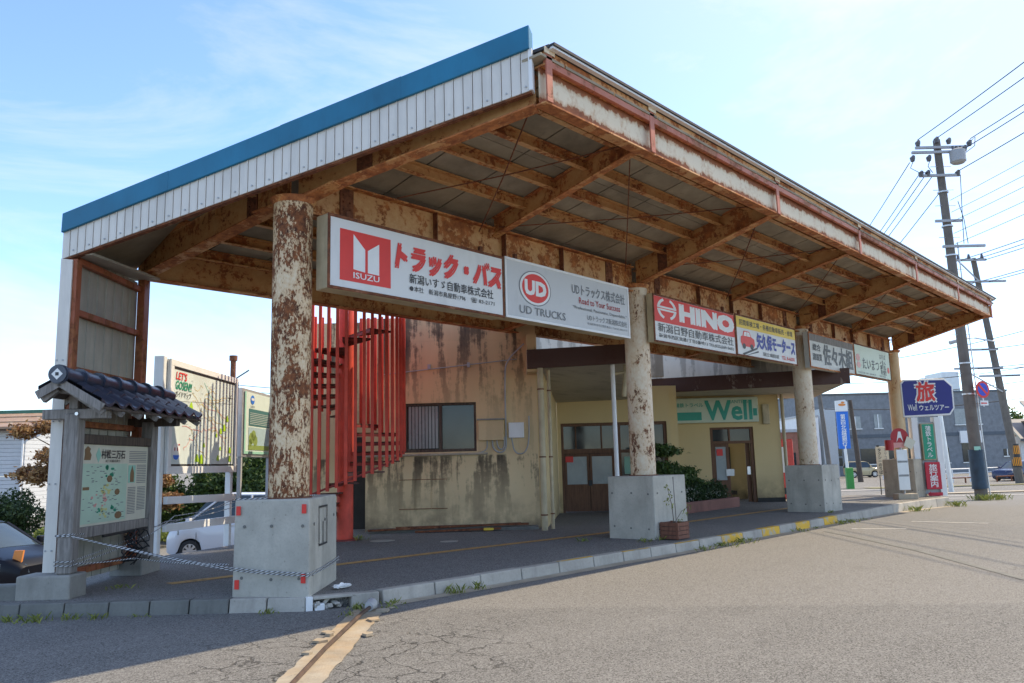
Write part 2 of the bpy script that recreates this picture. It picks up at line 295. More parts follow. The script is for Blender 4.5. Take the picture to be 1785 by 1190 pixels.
# ---------------------------------------------------------------- mesh helpers
class MB:
    def __init__(s): s.v = []; s.f = []
    def hexa(s, p):
        k = len(s.v); s.v += [Vector(q) for q in p]
        s.f += [tuple(k + i for i in q) for q in ((3, 2, 1, 0), (4, 5, 6, 7), (0, 1, 5, 4), (1, 2, 6, 5), (2, 3, 7, 6), (3, 0, 4, 7))]; return s
    def box(s, o, u, v, w):
        """o corner, u v w edge vectors (right handed)"""
        o, u, v, w = Vector(o), Vector(u), Vector(v), Vector(w)
        return s.hexa([o, o + u, o + u + v, o + v, o + w, o + u + w, o + u + v + w, o + v + w])
    def cbox(s, c, u, v, w):
        u, v, w = Vector(u), Vector(v), Vector(w); return s.box(Vector(c) - (u + v + w) / 2, u, v, w)
    def bar(s, p0, p1, w, h, up=UP):
        """rectangular bar along p0-p1 (p = centre line)"""
        p0, p1 = Vector(p0), Vector(p1); d = (p1 - p0); r = d.cross(up).normalized(); u2 = r.cross(d).normalized()
        return s.box(p0 - r * w / 2 - u2 * h / 2, d, -r * -w if False else u2 * h, r * w) if False else s.hexa([p0 - r * w / 2 - u2 * h / 2, p0 + r * w / 2 - u2 * h / 2, p1 + r * w / 2 - u2 * h / 2, p1 - r * w / 2 - u2 * h / 2, p0 - r * w / 2 + u2 * h / 2, p0 + r * w / 2 + u2 * h / 2, p1 + r * w / 2 + u2 * h / 2, p1 - r * w / 2 + u2 * h / 2])
    def prism(s, pts, ext):
        k = len(s.v); n = len(pts); ext = Vector(ext); s.v += [Vector(p) for p in pts] + [Vector(p) + ext for p in pts]
        s.f += [tuple(k + i for i in reversed(range(n))), tuple(k + n + i for i in range(n))]
        s.f += [(k + i, k + (i + 1) % n, k + n + (i + 1) % n, k + n + i) for i in range(n)]; return s
    def tube(s, path, r, n=8, caps=True):
        path = [Vector(p) for p in path]; k = len(s.v); m_ = len(path)
        rs = r if isinstance(r, (list, tuple)) else [r] * m_
        t0 = (path[1] - path[0]).normalized(); ref = UP if abs(t0.z) < .9 else XA
        nrm = (ref - t0 * ref.dot(t0)).normalized()
        for i, p in enumerate(path):
            t = (path[min(i + 1, m_ - 1)] - path[max(i - 1, 0)]).normalized(); nrm = (nrm - t * nrm.dot(t)).normalized(); bn = t.cross(nrm)
            for j in range(n):
                a = 2 * math.pi * j / n; s.v.append(p + (nrm * math.cos(a) + bn * math.sin(a)) * rs[i])
        for i in range(m_ - 1):
            for j in range(n):
                a, b = k + i * n + j, k + i * n + (j + 1) % n; s.f.append((a, b, b + n, a + n))
        if caps: s.f += [tuple(k + j for j in reversed(range(n))), tuple(k + (m_ - 1) * n + j for j in range(n))]
        return s
    def disc(s, c, u, v, r, n=24, ext=None):
        pts = [Vector(c) + Vector(u) * r * math.cos(2 * math.pi * i / n) + Vector(v) * r * math.sin(2 * math.pi * i / n) for i in range(n)]
        if ext is not None: return s.prism(pts, ext)
        k = len(s.v); s.v += pts; s.f.append(tuple(k + i for i in range(n))); return s
    def quad(s, *p):
        k = len(s.v); s.v += [Vector(q) for q in p]; s.f.append(tuple(k + i for i in range(len(p)))); return s
    def build(s, name, mat, parent=None, smooth=False, bevel=0.0, seg=1):
        off = parent_loc(parent)
        me = bpy.data.meshes.new(name); me.from_pydata([tuple(p - off) for p in s.v], [], s.f)
        bm = bmesh.new(); bm.from_mesh(me)
        bmesh.ops.recalc_face_normals(bm, faces=bm.faces)
        if bevel: bmesh.ops.bevel(bm, geom=list(bm.edges), offset=bevel, segments=seg, affect='EDGES', profile=.5)
        bm.to_mesh(me); bm.free()
        if smooth:
            me.polygons.foreach_set('use_smooth', [True] * len(me.polygons))
        me.materials.append(M[mat] if isinstance(mat, str) else mat)
        o = bpy.data.objects.new(name, me); col.objects.link(o); link(o, parent)
        if smooth and smooth != 'all':
            try: me.set_sharp_from_angle(angle=math.radians(40))
            except Exception: pass
        return o
def parent_loc(p):
    v = Vector((0, 0, 0))
    while p is not None: v += p.location; p = p.parent
    return v
def link(o, parent):
    if parent is not None: o.parent = parent
def tag(o, label, cat, group=None):
    o['label'] = label; o['category'] = cat
    if group: o['group'] = group
    return o
def thing(name, loc, label, cat, group=None):
    o = bpy.data.objects.new(name, None); o.empty_display_size = .2; col.objects.link(o); o.location = loc
    return tag(o, label, cat, group)
def struct(o): o['kind'] = 'structure'; return o
def stuff(o): o['kind'] = 'stuff'; return o
def copy_tree(o, parent=None, loc=None):
    c = o.copy(); col.objects.link(c); c.parent = parent
    if loc is not None: c.location = loc
    for ch in list(o.children): copy_tree(ch, c)
    return c

def flat(name, pts, O, U, V, mat, parent, off=.004, th=.002):
    """thin plate cut to a 2-D outline on a board face"""
    O, U, V = Vector(O), Vector(U), Vector(V); N = U.cross(V).normalized()
    P = [O + U * x + V * y + N * off for x, y in pts]
    return MB().prism(P, N * th).build(name, mat, parent)
def flats(name, polys, O, U, V, mat, parent, off=.004, th=.0015):
    O, U, V = Vector(O), Vector(U), Vector(V); N = U.cross(V).normalized(); b = MB()
    for pts in polys: b.prism([O + U * x + V * y + N * off for x, y in pts], N * th)
    o = b.build(name, mat, parent)
    if len(polys) > 1: o['kind'] = 'stuff'
    return o
def ribbons(name, lines, w, O, U, V, mat, parent, off=.004, th=.001):
    polys = []
    for ln in lines:
        for (x0, y0), (x1, y1) in zip(ln[:-1], ln[1:]):
            dx, dy = x1 - x0, y1 - y0; L_ = math.hypot(dx, dy) or 1; nx, ny = -dy / L_ * w / 2, dx / L_ * w / 2
            ex, ey = dx / L_ * w * .4, dy / L_ * w * .4
            polys.append([(x0 + nx - ex, y0 + ny - ey), (x0 - nx - ex, y0 - ny - ey), (x1 - nx + ex, y1 - ny + ey), (x1 + nx + ex, y1 + ny + ey)])
    O, U, V = Vector(O), Vector(U), Vector(V); N = U.cross(V).normalized(); b = MB()
    for i, p in enumerate(polys): b.quad(*[O + U * x + V * y + N * (off + .00002 * (i % 30)) for x, y in p])
    return stuff(b.build(name, mat, parent))
def ell(cx, cy, rx, ry, n=28, a0=0, a1=2 * math.pi):
    full = abs(a1 - a0 - 2 * math.pi) < 1e-6
    return [(cx + rx * math.cos(a0 + (a1 - a0) * i / (n if full else n - 1)), cy + ry * math.sin(a0 + (a1 - a0) * i / (n if full else n - 1))) for i in range(n)]
def rect(x0, y0, x1, y1): return [(x0, y0), (x1, y0), (x1, y1), (x0, y1)]
def text(body, O, U, V, x, y, w, h, mat, parent, bold=0.0, shear=0.0, off=.006, name='lettering', vertical=False, res=2):
    """lettering stretched to the box x,y,w,h of a board face"""
    O, U, V = Vector(O), Vector(U), Vector(V); N = U.cross(V).normalized()
    cu = bpy.data.curves.new('t', 'FONT'); cu.body = '\n'.join(body) if vertical else body; cu.size = 1; cu.shear = shear; cu.resolution_u = res
    if vertical: cu.align_x = 'CENTER'; cu.space_line = .92
    o = bpy.data.objects.new('t', cu); col.objects.link(o)
    dg = bpy.context.evaluated_depsgraph_get(); dg.update()
    me = bpy.data.meshes.new_from_object(o.evaluated_get(dg))
    bpy.data.objects.remove(o); bpy.data.curves.remove(cu)
    n = len(me.vertices)
    if not n: return None
    co = np.empty(n * 3); me.vertices.foreach_get('co', co); co = co.reshape(-1, 3)
    mn, mx = co.min(0), co.max(0); sc = np.array([w / max(1e-6, mx[0] - mn[0]), h / max(1e-6, mx[1] - mn[1])])
    off_v = np.array(O - parent_loc(parent)) + np.array(N) * off
    px_ = x + (co[:, 0] - mn[0]) * sc[0]; py_ = y + (co[:, 1] - mn[1]) * sc[1]
    em = sc * bold * .55
    sh = [(0, 0)] if bold <= 0 else [(0, 0), (em[0], em[1]), (-em[0], em[1]), (em[0], -em[1]), (-em[0], -em[1])]
    outs = [off_v + np.array(N) * (.0003 * i_) + (px_ + dx_)[:, None] * np.array(U) + (py_ + dy_)[:, None] * np.array(V) for i_, (dx_, dy_) in enumerate(sh)]
    if len(sh) > 1:      # heavier strokes: the same outlines laid over themselves with small shifts
        fl = [tuple(p.vertices) for p in me.polygons]; bpy.data.meshes.remove(me)
        me = bpy.data.meshes.new(name); me.from_pydata([tuple(q) for o_ in outs for q in o_], [], [tuple(v + k_ * n for v in f_) for k_ in range(len(sh)) for f_ in fl])
    out = np.concatenate(outs)
    me.vertices.foreach_set('co', out.ravel()); me.update(); me.name = name; me.materials.clear(); me.materials.append(M[mat] if isinstance(mat, str) else mat)
    ob = bpy.data.objects.new(name, me); col.objects.link(ob); link(ob, parent); return ob
def ink(name, c): M[name] = plain(name, c, .5, .04); return name
ink('i_red', (.72, .035, .025)); ink('i_black', (.03, .03, .032)); ink('i_grey', (.17, .18, .19)); ink('i_white', (.78, .78, .76)); ink('i_blue', (.02, .04, .30))
ink('i_navy', (.015, .018, .12)); ink('i_green', (.01, .30, .17)); ink('i_teal', (.02, .33, .25)); ink('i_yellow', (.80, .55, .06)); ink('i_dred', (.42, .02, .025))
ink('i_sky', (.01, .16, .62)); ink('i_lime', (.40, .62, .04)); ink('i_pink', (.70, .32, .28)); ink('i_orange', (.75, .25, .05)); ink('i_brown', (.22, .13, .06)); ink('i_tan', (.60, .45, .18)); ink('i_mint', (.30, .58, .46)); ink('i_pale', (.62, .62, .58))
def sign_face(name, c):
    s = S(name); st = s.ramp(s.noise(1.6, 6, .65, s.mapv((1, 1, .35))), (.5, 0.0), (.8, 1.0))
    M[name] = s.fin(s.mix(s.math('MULTIPLY', st, .6), c, tuple(x * .6 for x in c)), .5); return name
sign_face('face_white', (.70, .70, .68)); sign_face('face_grey', (.56, .57, .57)); sign_face('face_old', (.55, .54, .49)); sign_face('face_mint', (.58, .66, .52)); sign_face('face_map', (.64, .71, .68)); sign_face('face_cream', (.66, .63, .50))

# ================================================================ SETTING: ground, road, pavement
def build_ground():
    def axis(fine_lo, fine_hi, step, far):
        v = list(np.arange(fine_lo, fine_hi + 1e-6, step)); a = fine_hi; s_ = step
        while a < far: s_ *= 1.6; a += s_; v.append(a)
        a = fine_lo; s_ = step
        while a > -far: s_ *= 1.6; a -= s_; v.insert(0, a)
        return v
    A = axis(-14, 22, 1.0, 900); B = axis(-6, 66, 1.0, 900)
    for q in (-4.9, -3.6): A.append(q)
    for q in (9.35, 9.7, 10.05, 10.4): B.append(q)
    A = sorted(set(A)); B = sorted(set(B)); v = []; f = []
    for b in B:
        for a in A:
            p = g(a, b); v.append((p.x, p.y, ground_h(p.x, p.y)))
    n = len(A)
    for j in range(len(B) - 1):
        for i in range(n - 1): k = j * n + i; f.append((k, k + 1, k + 1 + n, k + n))
    me = bpy.data.meshes.new('ground'); me.from_pydata(v, [], f); me.materials.append(M['asphalt']); me.update()
    o = bpy.data.objects.new('ground', me); col.objects.link(o); return struct(o)
build_ground()
def strip(name, pts, w, mat, lift=.005, base=None, parent=None, jit=0.0):
    """flat painted band along a polyline laid on the ground (or on base height)"""
    b = MB(); P = []
    for (x0, y0), (x1, y1) in zip(pts[:-1], pts[1:]):
        L_ = math.hypot(x1 - x0, y1 - y0); k = max(1, int(L_ / (.11 if jit else 1.0)))
        for i in range(k): P.append((x0 + (x1 - x0) * i / k, y0 + (y1 - y0) * i / k))
    P.append(pts[-1]); L_, R_ = [], []
    for i, (x, y) in enumerate(P):
        x0, y0 = P[max(0, i - 1)]; x1, y1 = P[min(len(P) - 1, i + 1)]; d = math.hypot(x1 - x0, y1 - y0); nx, ny = -(y1 - y0) / d * w / 2, (x1 - x0) / d * w / 2
        for S_, sg in ((L_, 1), (R_, -1)):
            jj = 1 + random.uniform(-jit, jit) + (random.uniform(-jit, 0) * 2 if jit and random.random() < .18 else 0); xx, yy = x + nx * sg * jj, y + ny * sg * jj; S_.append(Vector((xx, yy, (base if base is not None else ground_h(xx, yy)) + lift)))
    for i in range(len(P) - 1): b.quad(L_[i], R_[i], R_[i + 1], L_[i + 1])
    return b.build(name, mat, parent)

PT = 0.14      # pavement level
KX = [(5.40, 7.12), (5.70, 7.04), (6.42, 6.99), (7.126, 6.95), (7.834, 6.92), (8.57, 6.90), (9.30, 6.87), (10.0, 6.85), (10.66, 6.80), (11.34, 6.77), (12.05, 6.75), (12.80, 6.74), (13.58, 6.735), (14.36, 6.735),
      (15.13, 6.735), (15.9, 6.735), (16.6, 6.735), (17.37, 6.74), (18.17, 6.75), (18.98, 6.77), (19.85, 6.79), (20.68, 6.81), (21.46, 6.82), (22.31, 6.85), (23.3, 6.86), (24.55, 6.80), (25.8, 6.70), (26.6, 6.56)]
KB = 8.58      # left kerb face, second grid
def build_pavement():
    inner = [Vector((x, y + .13, 0)) for x, y in KX]
    P = [g(-2.2, KB + .13)] + inner + [Vector((27.7, 7.1, 0)), Vector((28.0, 9.3, 0)), Vector((24.6, 11.6, 0)), Vector((26, 22, 0))] + [g(-4.0, 22), g(-4.3, 17.6), g(-5.0, 14.9), g(-5.62, 13.2), g(-5.5, 9.2), g(-5.5, KB + .13)]
    top = [Vector((p.x, p.y, PT - .006)) for p in P]
    b = MB(); k = len(top); b.v += top + [Vector((p.x, p.y, -1.3)) for p in top]
    b.f.append(tuple(range(k))); b.f += [(i, (i + 1) % k, k + (i + 1) % k, k + i) for i in range(k)]
    o = b.build('pavement', 'asphalt_pave'); struct(o)
    bm = bmesh.new(); bm.from_mesh(o.data); bmesh.ops.triangulate(bm, faces=[f for f in bm.faces if len(f.verts) > 4]); bm.to_mesh(o.data); bm.free()
    # kerb stones along the bus bay
    yellow = {11, 13, 15, 17}
    yellow_top = {5, 7, 9}
    for i in range(1, len(KX) - 1):
        (x0, y0), (x1, y1) = KX[i], KX[i + 1]
        gap = .007; z0 = ground_h(x1, y1) - .05; jit = random.uniform(-.006, .006)
        d = Vector((x1 - x0, y1 - y0, 0)); u = d.normalized()
        pa = Vector((x0, y0, 0)) + u * gap; pb = Vector((x1, y1, 0)) - u * gap; nv = Vector((-u.y, u.x, 0)) * .135
        lean = Vector((0, -.02, 0)); zt = PT + jit
        q = MB().hexa([pa + lean + UP * z0, pb + lean + UP * z0, pb + nv + UP * z0, pa + nv + UP * z0, pa + UP * zt, pb + UP * zt, pb + nv + UP * zt, pa + nv + UP * zt])
        q.build('kerb_stone', 'kerb_yellow' if i in yellow else 'kerb', o, bevel=.012, seg=2)
        if i in yellow_top:
            MB().box(pa + UP * (zt + .001), pb - pa, nv * .4, UP * .003).build('yellow_edge_paint', 'kerb_yellow', o)
    # left kerb: long dark stones square to the second grid
    xs = [-5.62, -5.14, -4.68, -4.22, -3.80, -3.39, -2.98, -2.59, -2.19]
    for i in range(len(xs) - 1):
        a0, a1 = xs[i] + .006, xs[i + 1] - .006; zt = PT + random.uniform(-.004, .004)
        q = MB().hexa([g(a0, KB - .035, -.08), g(a1, KB - .035, -.08), g(a1, KB + .12, -.08), g(a0, KB + .12, -.08), g(a0, KB, zt), g(a1, KB, zt), g(a1, KB + .12, zt), g(a0, KB + .12, zt)])
        q.build('kerb_stone', 'kerb_dark' if i < 6 else 'kerb', o, bevel=.012, seg=2)
    # broken corner: frame of a smashed kerb with rubble behind
    c0 = g(-2.18, KB - .02); c1 = Vector((5.42, 7.11, 0))
    d = (c1 - c0); u = d.normalized(); n_ = Vector((-u.y, u.x, 0))
    MB().box(c0 + UP * -.05, u * .07, n_ * .1, UP * (PT + .05)).build('broken_kerb_end', 'white', o, bevel=.006)
    MB().box(c0 + UP * (PT - .035) + u * .072, u * (d.length - .08), n_ * .12, UP * .033).build('broken_kerb_top', 'kerb', o, bevel=.006)
    MB().box(c1 - u * .06 + UP * -.05, u * .30, n_ * .13, UP * (PT + .045)).build('kerb_stone', 'kerb', o, bevel=.015, seg=2)
    for i in range(9):
        p = c0 + u * (.10 + .3 * random.random()) + n_ * (.02 + .06 * random.random()) + UP * (.02 + .065 * random.random())
        r_ = Vector((random.uniform(-1, 1), random.uniform(-1, 1), random.uniform(-.3, .3))).normalized(); s_ = r_.cross(UP).normalized()
        MB().cbox(p, r_ * random.uniform(.06, .16), s_ * random.uniform(.03, .06), r_.cross(s_) * random.uniform(.02, .045)).build('rubble_piece', 'kerb', o, bevel=.006)
    MB().box(c0 + u * .09 + UP * -.02 - n_ * .01, u * .1, n_ * .08, UP * .085).build('rubble_piece', 'white', o, bevel=.008)
    strip('guide_line', [(4.6, 9.66), (5.6, 9.6), (6.8, 9.4), (9.0, 9.24), (12.3, 8.92), (16, 8.85), (20.5, 8.78)], .19, 'line_ochre', .004, PT - .006, o)
    return o
pav = build_pavement()
# gutter apron in front of the kerb
strip('gutter', [(x, y - .12) for x, y in KX[1:]], .20, 'concrete_warm', .004).__setitem__('kind', 'structure')
# drain strip of old concrete with a rusted rail let into it
def drain():
    root = strip('drain_strip', [(5.40, 6.86), (3.31, 4.98), (.4, 2.35)], .33, 'drain', .006, jit=.06); struct(root)
    s = S('rust_stain_concrete')
    MB().tube([(5.36, 6.78, .05), (5.02, 6.52, .045), (4.6, 6.17, .03), (4.0, 5.66, .016), (3.2, 4.92, .012), (.5, 2.45, .012)], .019, 8).build('rusted_rail', 'rail', root, smooth=True)
    MB().tube([(5.42, 6.86, .03), (5.37, 6.80, .065), (5.27, 6.72, .055)], [.055, .06, .045], 10).build('hose_end', 'grey_paint', root, smooth=True)
    for i in range(10):
        t = random.uniform(0, .75); sd = random.choice((-1, 1)); p = Vector((5.40 - 2.1 * t, 6.86 - 1.88 * t, .012)) + Vector((.67, -.74, 0)) * sd * random.uniform(.12, .22)
        n_ = 5; r0 = random.uniform(.04, .09); th = random.uniform(0, 6)
        MB().prism([p + Vector((math.cos(th + 6.283 * k / n_) * r0 * random.uniform(.6, 1.2), math.sin(th + 6.283 * k / n_) * r0 * random.uniform(.6, 1.2), -.005)) for k in range(n_)], UP * random.uniform(.01, .025)).build('broken_concrete', 'drain', root)
drain()
# old seam and road markings
for nm, pts, w, mt in [('tar_seam', [(15.9, 6.15), (15.2, 5.5), (13.3, 3.78), (10.9, 2.0), (8, -.4)], .10, 'kerb_dark'), ('white_marking', [(17.0, 5.0), (16.6, 5.9)], .1, 'line_white'), ('white_marking', [(19.1, 5.5), (19.0, 4.0)], .1, 'line_white'), ('white_marking', [(21.0, 3.6), (20.2, 2.2)], .1, 'line_white')]:
    struct(strip(nm, pts, w, mt, .005))
def gp(a, b): p = g(a, b); return (p.x, p.y)
for pts, w, mt in [([gp(8, 37), gp(30, 33), gp(60, 27)], .5, 'line_white'), ([gp(12, 56), gp(19, 55), gp(30, 53)], .9, 'line_white'), ([gp(10.5, 48), gp(15.5, 47)], .6, 'line_white'), ([gp(10, 31.5), gp(17, 31)], .25, 'line_white'),
                  ([gp(8.5, 30), gp(14.5, 28)], .35, 'line_ochre'), ([gp(24, 33), gp(60, 30)], .3, 'line_ochre')]:
    struct(strip('road_marking', pts, w, mt, .02))

# ================================================================ BUS CANOPY
CX = [5.05, 12.2, 19.6, 26.9]; CY = 7.85; CR = .222
def rise(x): return .0065 * (x - 5)
YF, YR = 5.0, 11.15
def zdeck(x, y):     # underside of the roof deck
    zf, zc, zr = 5.60, 4.98, 4.56
    z = zc + (zf - zc) * (CY - y) / (CY - YF) if y < CY else zc + (zr - zc) * (y - CY) / (YR - CY)
    return z + rise(x)
def zbeam(x, y):     # underside of the main cantilever beams
    zf, zc, zr = 5.17, 4.53, 4.13
    z = zc + (zf - zc) * (CY - y) / (CY - YF) if y < CY else zc + (zr - zc) * (y - CY) / (YR - CY)
    return z + rise(x)
canopy = thing('bus_canopy', (16, 7.85, PT), 'long rusty steel bus shelter canopy on four round columns', 'canopy')
# plinths
pl = [[(4.512, 8.052), (4.978, 7.335), (5.944, 8.195), (5.478, 8.912)]]
for cx_ in CX[1:]:
    h_ = .52 if cx_ < 20 else .56
    pl.append([(cx_ - h_, CY + .42), (cx_ - h_ + .06, CY - .48), (cx_ + h_ + .02, CY - .52), (cx_ + h_, CY + .44)])
plinths = []
for i, q in enumerate(pl):
    zt = 1.135 + rise(CX[i]); c = sum((Vector((x, y, 0)) for x, y in q), Vector()) / 4
    top = [c + (Vector((x, y, 0)) - c) * .985 + UP * zt for x, y in q]
    bot = [Vector((x, y, PT - .03)) for x, y in q]
    plinths.append(MB().hexa(bot + top).build('plinth', 'concrete' if i < 3 else 'concrete_warm', canopy, bevel=.018, seg=2))
def tie_marks(pn, A_, B_, hgt):
    A_, B_ = Vector((*A_, 0)), Vector((*B_, 0)); u = (B_ - A_).normalized(); w_ = (B_ - A_).length; n_ = u.cross(UP)
    for x in (.12, .5, .88):
        for z in (.32, .88):
            MB().disc(A_ + u * w_ * (x + random.uniform(-.03, .03)) + n_ * -.004 + UP * (z + random.uniform(-.03, .03)), u, UP, .017, 10, n_ * .006).build('tie_hole', 'kerb_dark', pn)
for i, q in enumerate(pl):
    tie_marks(plinths[i], q[0], q[1], 1); tie_marks(plinths[i], q[1], q[2], 1)
# red tape marks and cable frame on the near plinth
P0, P1, P2 = [Vector((x, y, 0)) for x, y in pl[0][:3]]
U1 = (P1 - P0).normalized(); LW = (P1 - P0).length; U2 = (P2 - P1).normalized()
for x, z in ((.02, 1.03), (LW - .10, 1.04), (.02, .27), (LW - .10, .33)):
    flat('red_tape', rect(x + .012, z - .055, x + .062, z + .04), P0 + (-U1.cross(UP)) * -.0, U1, UP, 'i_red', plinths[0], .006, .004)
ribbons('tape_outline', [[(.40, .62), (.40, 1.03), (.76, 1.03), (.76, .62), (.40, .62), (.40, .80)], [(.58, .63), (.58, .86)]], .022, P1, U2, UP, 'i_black', plinths[0], .006)
# columns
for i, x in enumerate(CX):
    zb = 1.12 + rise(x); zt = zbeam(x, CY) + .01
    c = MB().tube([(x, CY, zb), (x, CY, zb + .02), (x + .0, CY, zt)], CR if i < 3 else .2, 40).build('column', 'column' if i == 0 else ('column_end' if i == 3 else 'column_far'), canopy, smooth=True)
    MB().tube([(x, CY, zt - .07), (x, CY, zt - .005)], [CR + .008, CR + .045], 40).build('column_cap', 'flange', c, smooth=True)
    MB().tube([(x, CY, zb - .005), (x, CY, zb + .03)], CR + .03, 40).build('base_collar', 'stiff' if i < 3 else 'column_end', c, smooth=True)

def ibeam(name, p0, p1, h0, h1, w, mat='beam', fmat='flange', parent=canopy, stiffs=(), tw=.016, tf=.022, top=True):
    """steel I beam; p0,p1 underside end points, h0,h1 depths; flanges are sub-parts"""
    p0, p1 = Vector(p0), Vector(p1); d = p1 - p0; r = Vector((d.y, -d.x, 0)).normalized()
    b = MB().hexa([p0 - r * tw / 2 + UP * tf, p0 + r * tw / 2 + UP * tf, p1 + r * tw / 2 + UP * tf, p1 - r * tw / 2 + UP * tf,
                   p0 - r * tw / 2 + UP * (h0 - tf), p0 + r * tw / 2 + UP * (h0 - tf), p1 + r * tw / 2 + UP * (h1 - tf), p1 - r * tw / 2 + UP * (h1 - tf)])
    o = b.build(name, mat, parent)
    for z0, z1, nm in ((0, 0, 'bottom_flange'), (h0 - tf, h1 - tf, 'top_flange')):
        if nm == 'top_flange' and not top: continue
        MB().hexa([p0 - r * w / 2 + UP * z0, p0 + r * w / 2 + UP * z0, p1 + r * w / 2 + UP * z1, p1 - r * w / 2 + UP * z1,
                   p0 - r * w / 2 + UP * (z0 + tf), p0 + r * w / 2 + UP * (z0 + tf), p1 + r * w / 2 + UP * (z1 + tf), p1 - r * w / 2 + UP * (z1 + tf)]).build(nm, fmat, o, bevel=.004)
    for t in stiffs:
        wid = .012 if t > 0 else .2; t = abs(t); p = p0 + d * t; h = h0 + (h1 - h0) * t; u = d.normalized()
        for sg in (-1, 1):
            MB().hexa([p + r * sg * (tw / 2 + .001) - u * wid / 2 + UP * tf, p + r * sg * (w / 2 - .006 if wid < .1 else tw / 2 + .014) - u * wid / 2 + UP * tf, p + r * sg * (w / 2 - .006 if wid < .1 else tw / 2 + .014) + u * wid / 2 + UP * tf, p + r * sg * (tw / 2 + .001) + u * wid / 2 + UP * tf,
                       p + r * sg * (tw / 2 + .001) - u * wid / 2 + UP * (h - tf), p + r * sg * (w / 2 - .006 if wid < .1 else tw / 2 + .014) - u * wid / 2 + UP * (h - tf), p + r * sg * (w / 2 - .006 if wid < .1 else tw / 2 + .014) + u * wid / 2 + UP * (h - tf), p + r * sg * (tw / 2 + .001) + u * wid / 2 + UP * (h - tf)]).build('stiffener' if wid < .1 else 'splice_plate', 'stiff', o)
            if wid > .1:
                bb = MB()
                for i_ in range(2):
                    for j_ in range(4):
                        c_ = p + u * (-.05 + .1 * i_) + r * sg * (tw / 2 + .013) + UP * (tf + (h - 2 * tf) * (.18 + .21 * j_)); bb.disc(c_, u, UP, .014, 6, r * sg * .012)
                stuff(bb.build('splice_bolts', 'stiff', o))
    return o
# main cantilever beams over columns 2..4, shallow beams between them
tipX = [None, 11.95, 19.25, 26.45]
mids = [8.35, 15.85, 23.2]
for i in (1, 2, 3):
    x = CX[i]; xt = tipX[i]
    ibeam('cantilever_beam', (x, CY - .05, zbeam(x, CY)), (xt, YF + .06, zbeam(xt, YF)), .52, .42, .17, stiffs=(-.22,))
    ibeam('rear_beam', (x, CY + .05, zbeam(x, CY)), (x, YR - .1, zbeam(x, YR)), .52, .44, .17, stiffs=(-.25,))
for x in mids:
    ibeam('intermediate_beam', (x + .05, CY - .08, zbeam(x, CY) + .19), (x - .12, YF + .06, zbeam(x, YF) + .09), .29, .30, .13)
    ibeam('intermediate_beam', (x + .05, CY + .08, zbeam(x, CY) + .19), (x + .05, YR - .1, zbeam(x, YR) + .14), .29, .28, .13)
# end beam over the near column, cranked at the column
ibeam('end_beam', (CX[0] + .03, CY - .06, zbeam(5, CY)), (6.18, YF + .08, 5.13), .48, .40, .20, stiffs=(-.30,))
BP = g(-5.24, 10.95)
ibeam('end_beam', (CX[0], CY + .06, zbeam(5, CY)), (BP.x + .05, BP.y - .08, zbeam(5, 11.2)), .50, .44, .20, stiffs=(-.22,))
for sg, e in ((1, Vector((1.0, -2.75, 0)).normalized()), (1, Vector((-.12, 1, 0)).normalized())):
    c = Vector((CX[0], CY, zbeam(5, CY) - .015)); p = c + e * .16; q = c + e * .62 + UP * (.13 if e.y < 0 else -.02)
    MB().bar(p, q, .22, .025).build('gusset_plate', 'flange', canopy)
# beam along the column line
for i in range(3):
    x0, x1 = CX[i] + .12, CX[i + 1] - .12
    z0, z1 = 4.40 + rise(x0), 4.40 + rise(x1)
    ibeam('column_line_beam', (x0, CY, z0), (x1, CY, z1), .47, .47, .20, stiffs=(-.09, .5, -.9, .3, .7))
# front edge beam, channel and eave
ibeam('front_edge_beam', (6.14, YF, 5.14), (26.75, YF, zbeam(26.75, YF) + .02), .44, .44, .16, mat='fascia_web', fmat='flange')
for x in [6.2, 8.2, 11.85, 15.55, 19.2, 22.85, 26.6]:
    MB().box((x - .05, YF - .10, zbeam(x, YF) - .02), (.10, 0, 0), (0, .02, 0), (0, 0, .58)).build('eave_bracket', 'primer', canopy, bevel=.004)
    MB().box((x - .085, YF - .112, zbeam(x, YF) + .50), (.17, 0, 0), (0, .012, 0), (0, 0, .07)).build('cleat_plate', 'fascia', canopy, bevel=.003)
MB().bar((6.16, YF - .07, 5.585), (26.8, YF - .07, 5.585 + rise(26)), .05, .075).build('front_channel', 'primer', canopy, bevel=.004)
MB().bar((6.16, YF - .04, 5.675), (26.8, YF - .04, 5.675 + rise(26)), .10, .10).build('eave_board', 'beam', canopy)
MB().bar((6.18, YF - .14, 5.738), (26.9, YF - .14, 5.738 + rise(26)), .06, .022).build('drip_edge', 'white', canopy)
MB().bar((6.18, YF - .12, 5.768), (26.95, YF - .12, 5.768 + rise(26)), .14, .03).build('roof_edge', 'roof_edge', canopy)
# rear edge beam and right end
ibeam('rear_edge_beam', (BP.x + .02, YR, zbeam(5, YR)), (27.0, YR, zbeam(27, YR)), .43, .43, .18)
# purlins
for k, y in enumerate((5.47, 6.02, 6.58, 7.16, 8.6, 9.35, 10.1, 10.8)):
    x0 = 6.0 - .37 * (y - 5.0) + .1 if y < CY else 4.95 - .06 * (y - CY)
    for x_a, x_b in ((x0, 12.1), (12.1, 19.5), (19.5, 26.8)):
        za, zb_ = zdeck(x_a, y) - .148, zdeck(x_b, y) - .148
        b = MB(); d = .045
        # lipped channel: web plus two legs
        b.bar((x_a + .012, y, za + .073), (x_b - .012, y, zb_ + .073), .012, .146)
        b.bar((x_a + .012, y - .04, za + .006), (x_b - .012, y - .04, zb_ + .006), .075, .012)
        b.bar((x_a + .012, y - .04, za + .138), (x_b - .012, y - .04, zb_ + .138), .075, .012)
        b.build('purlin', 'beam', canopy)
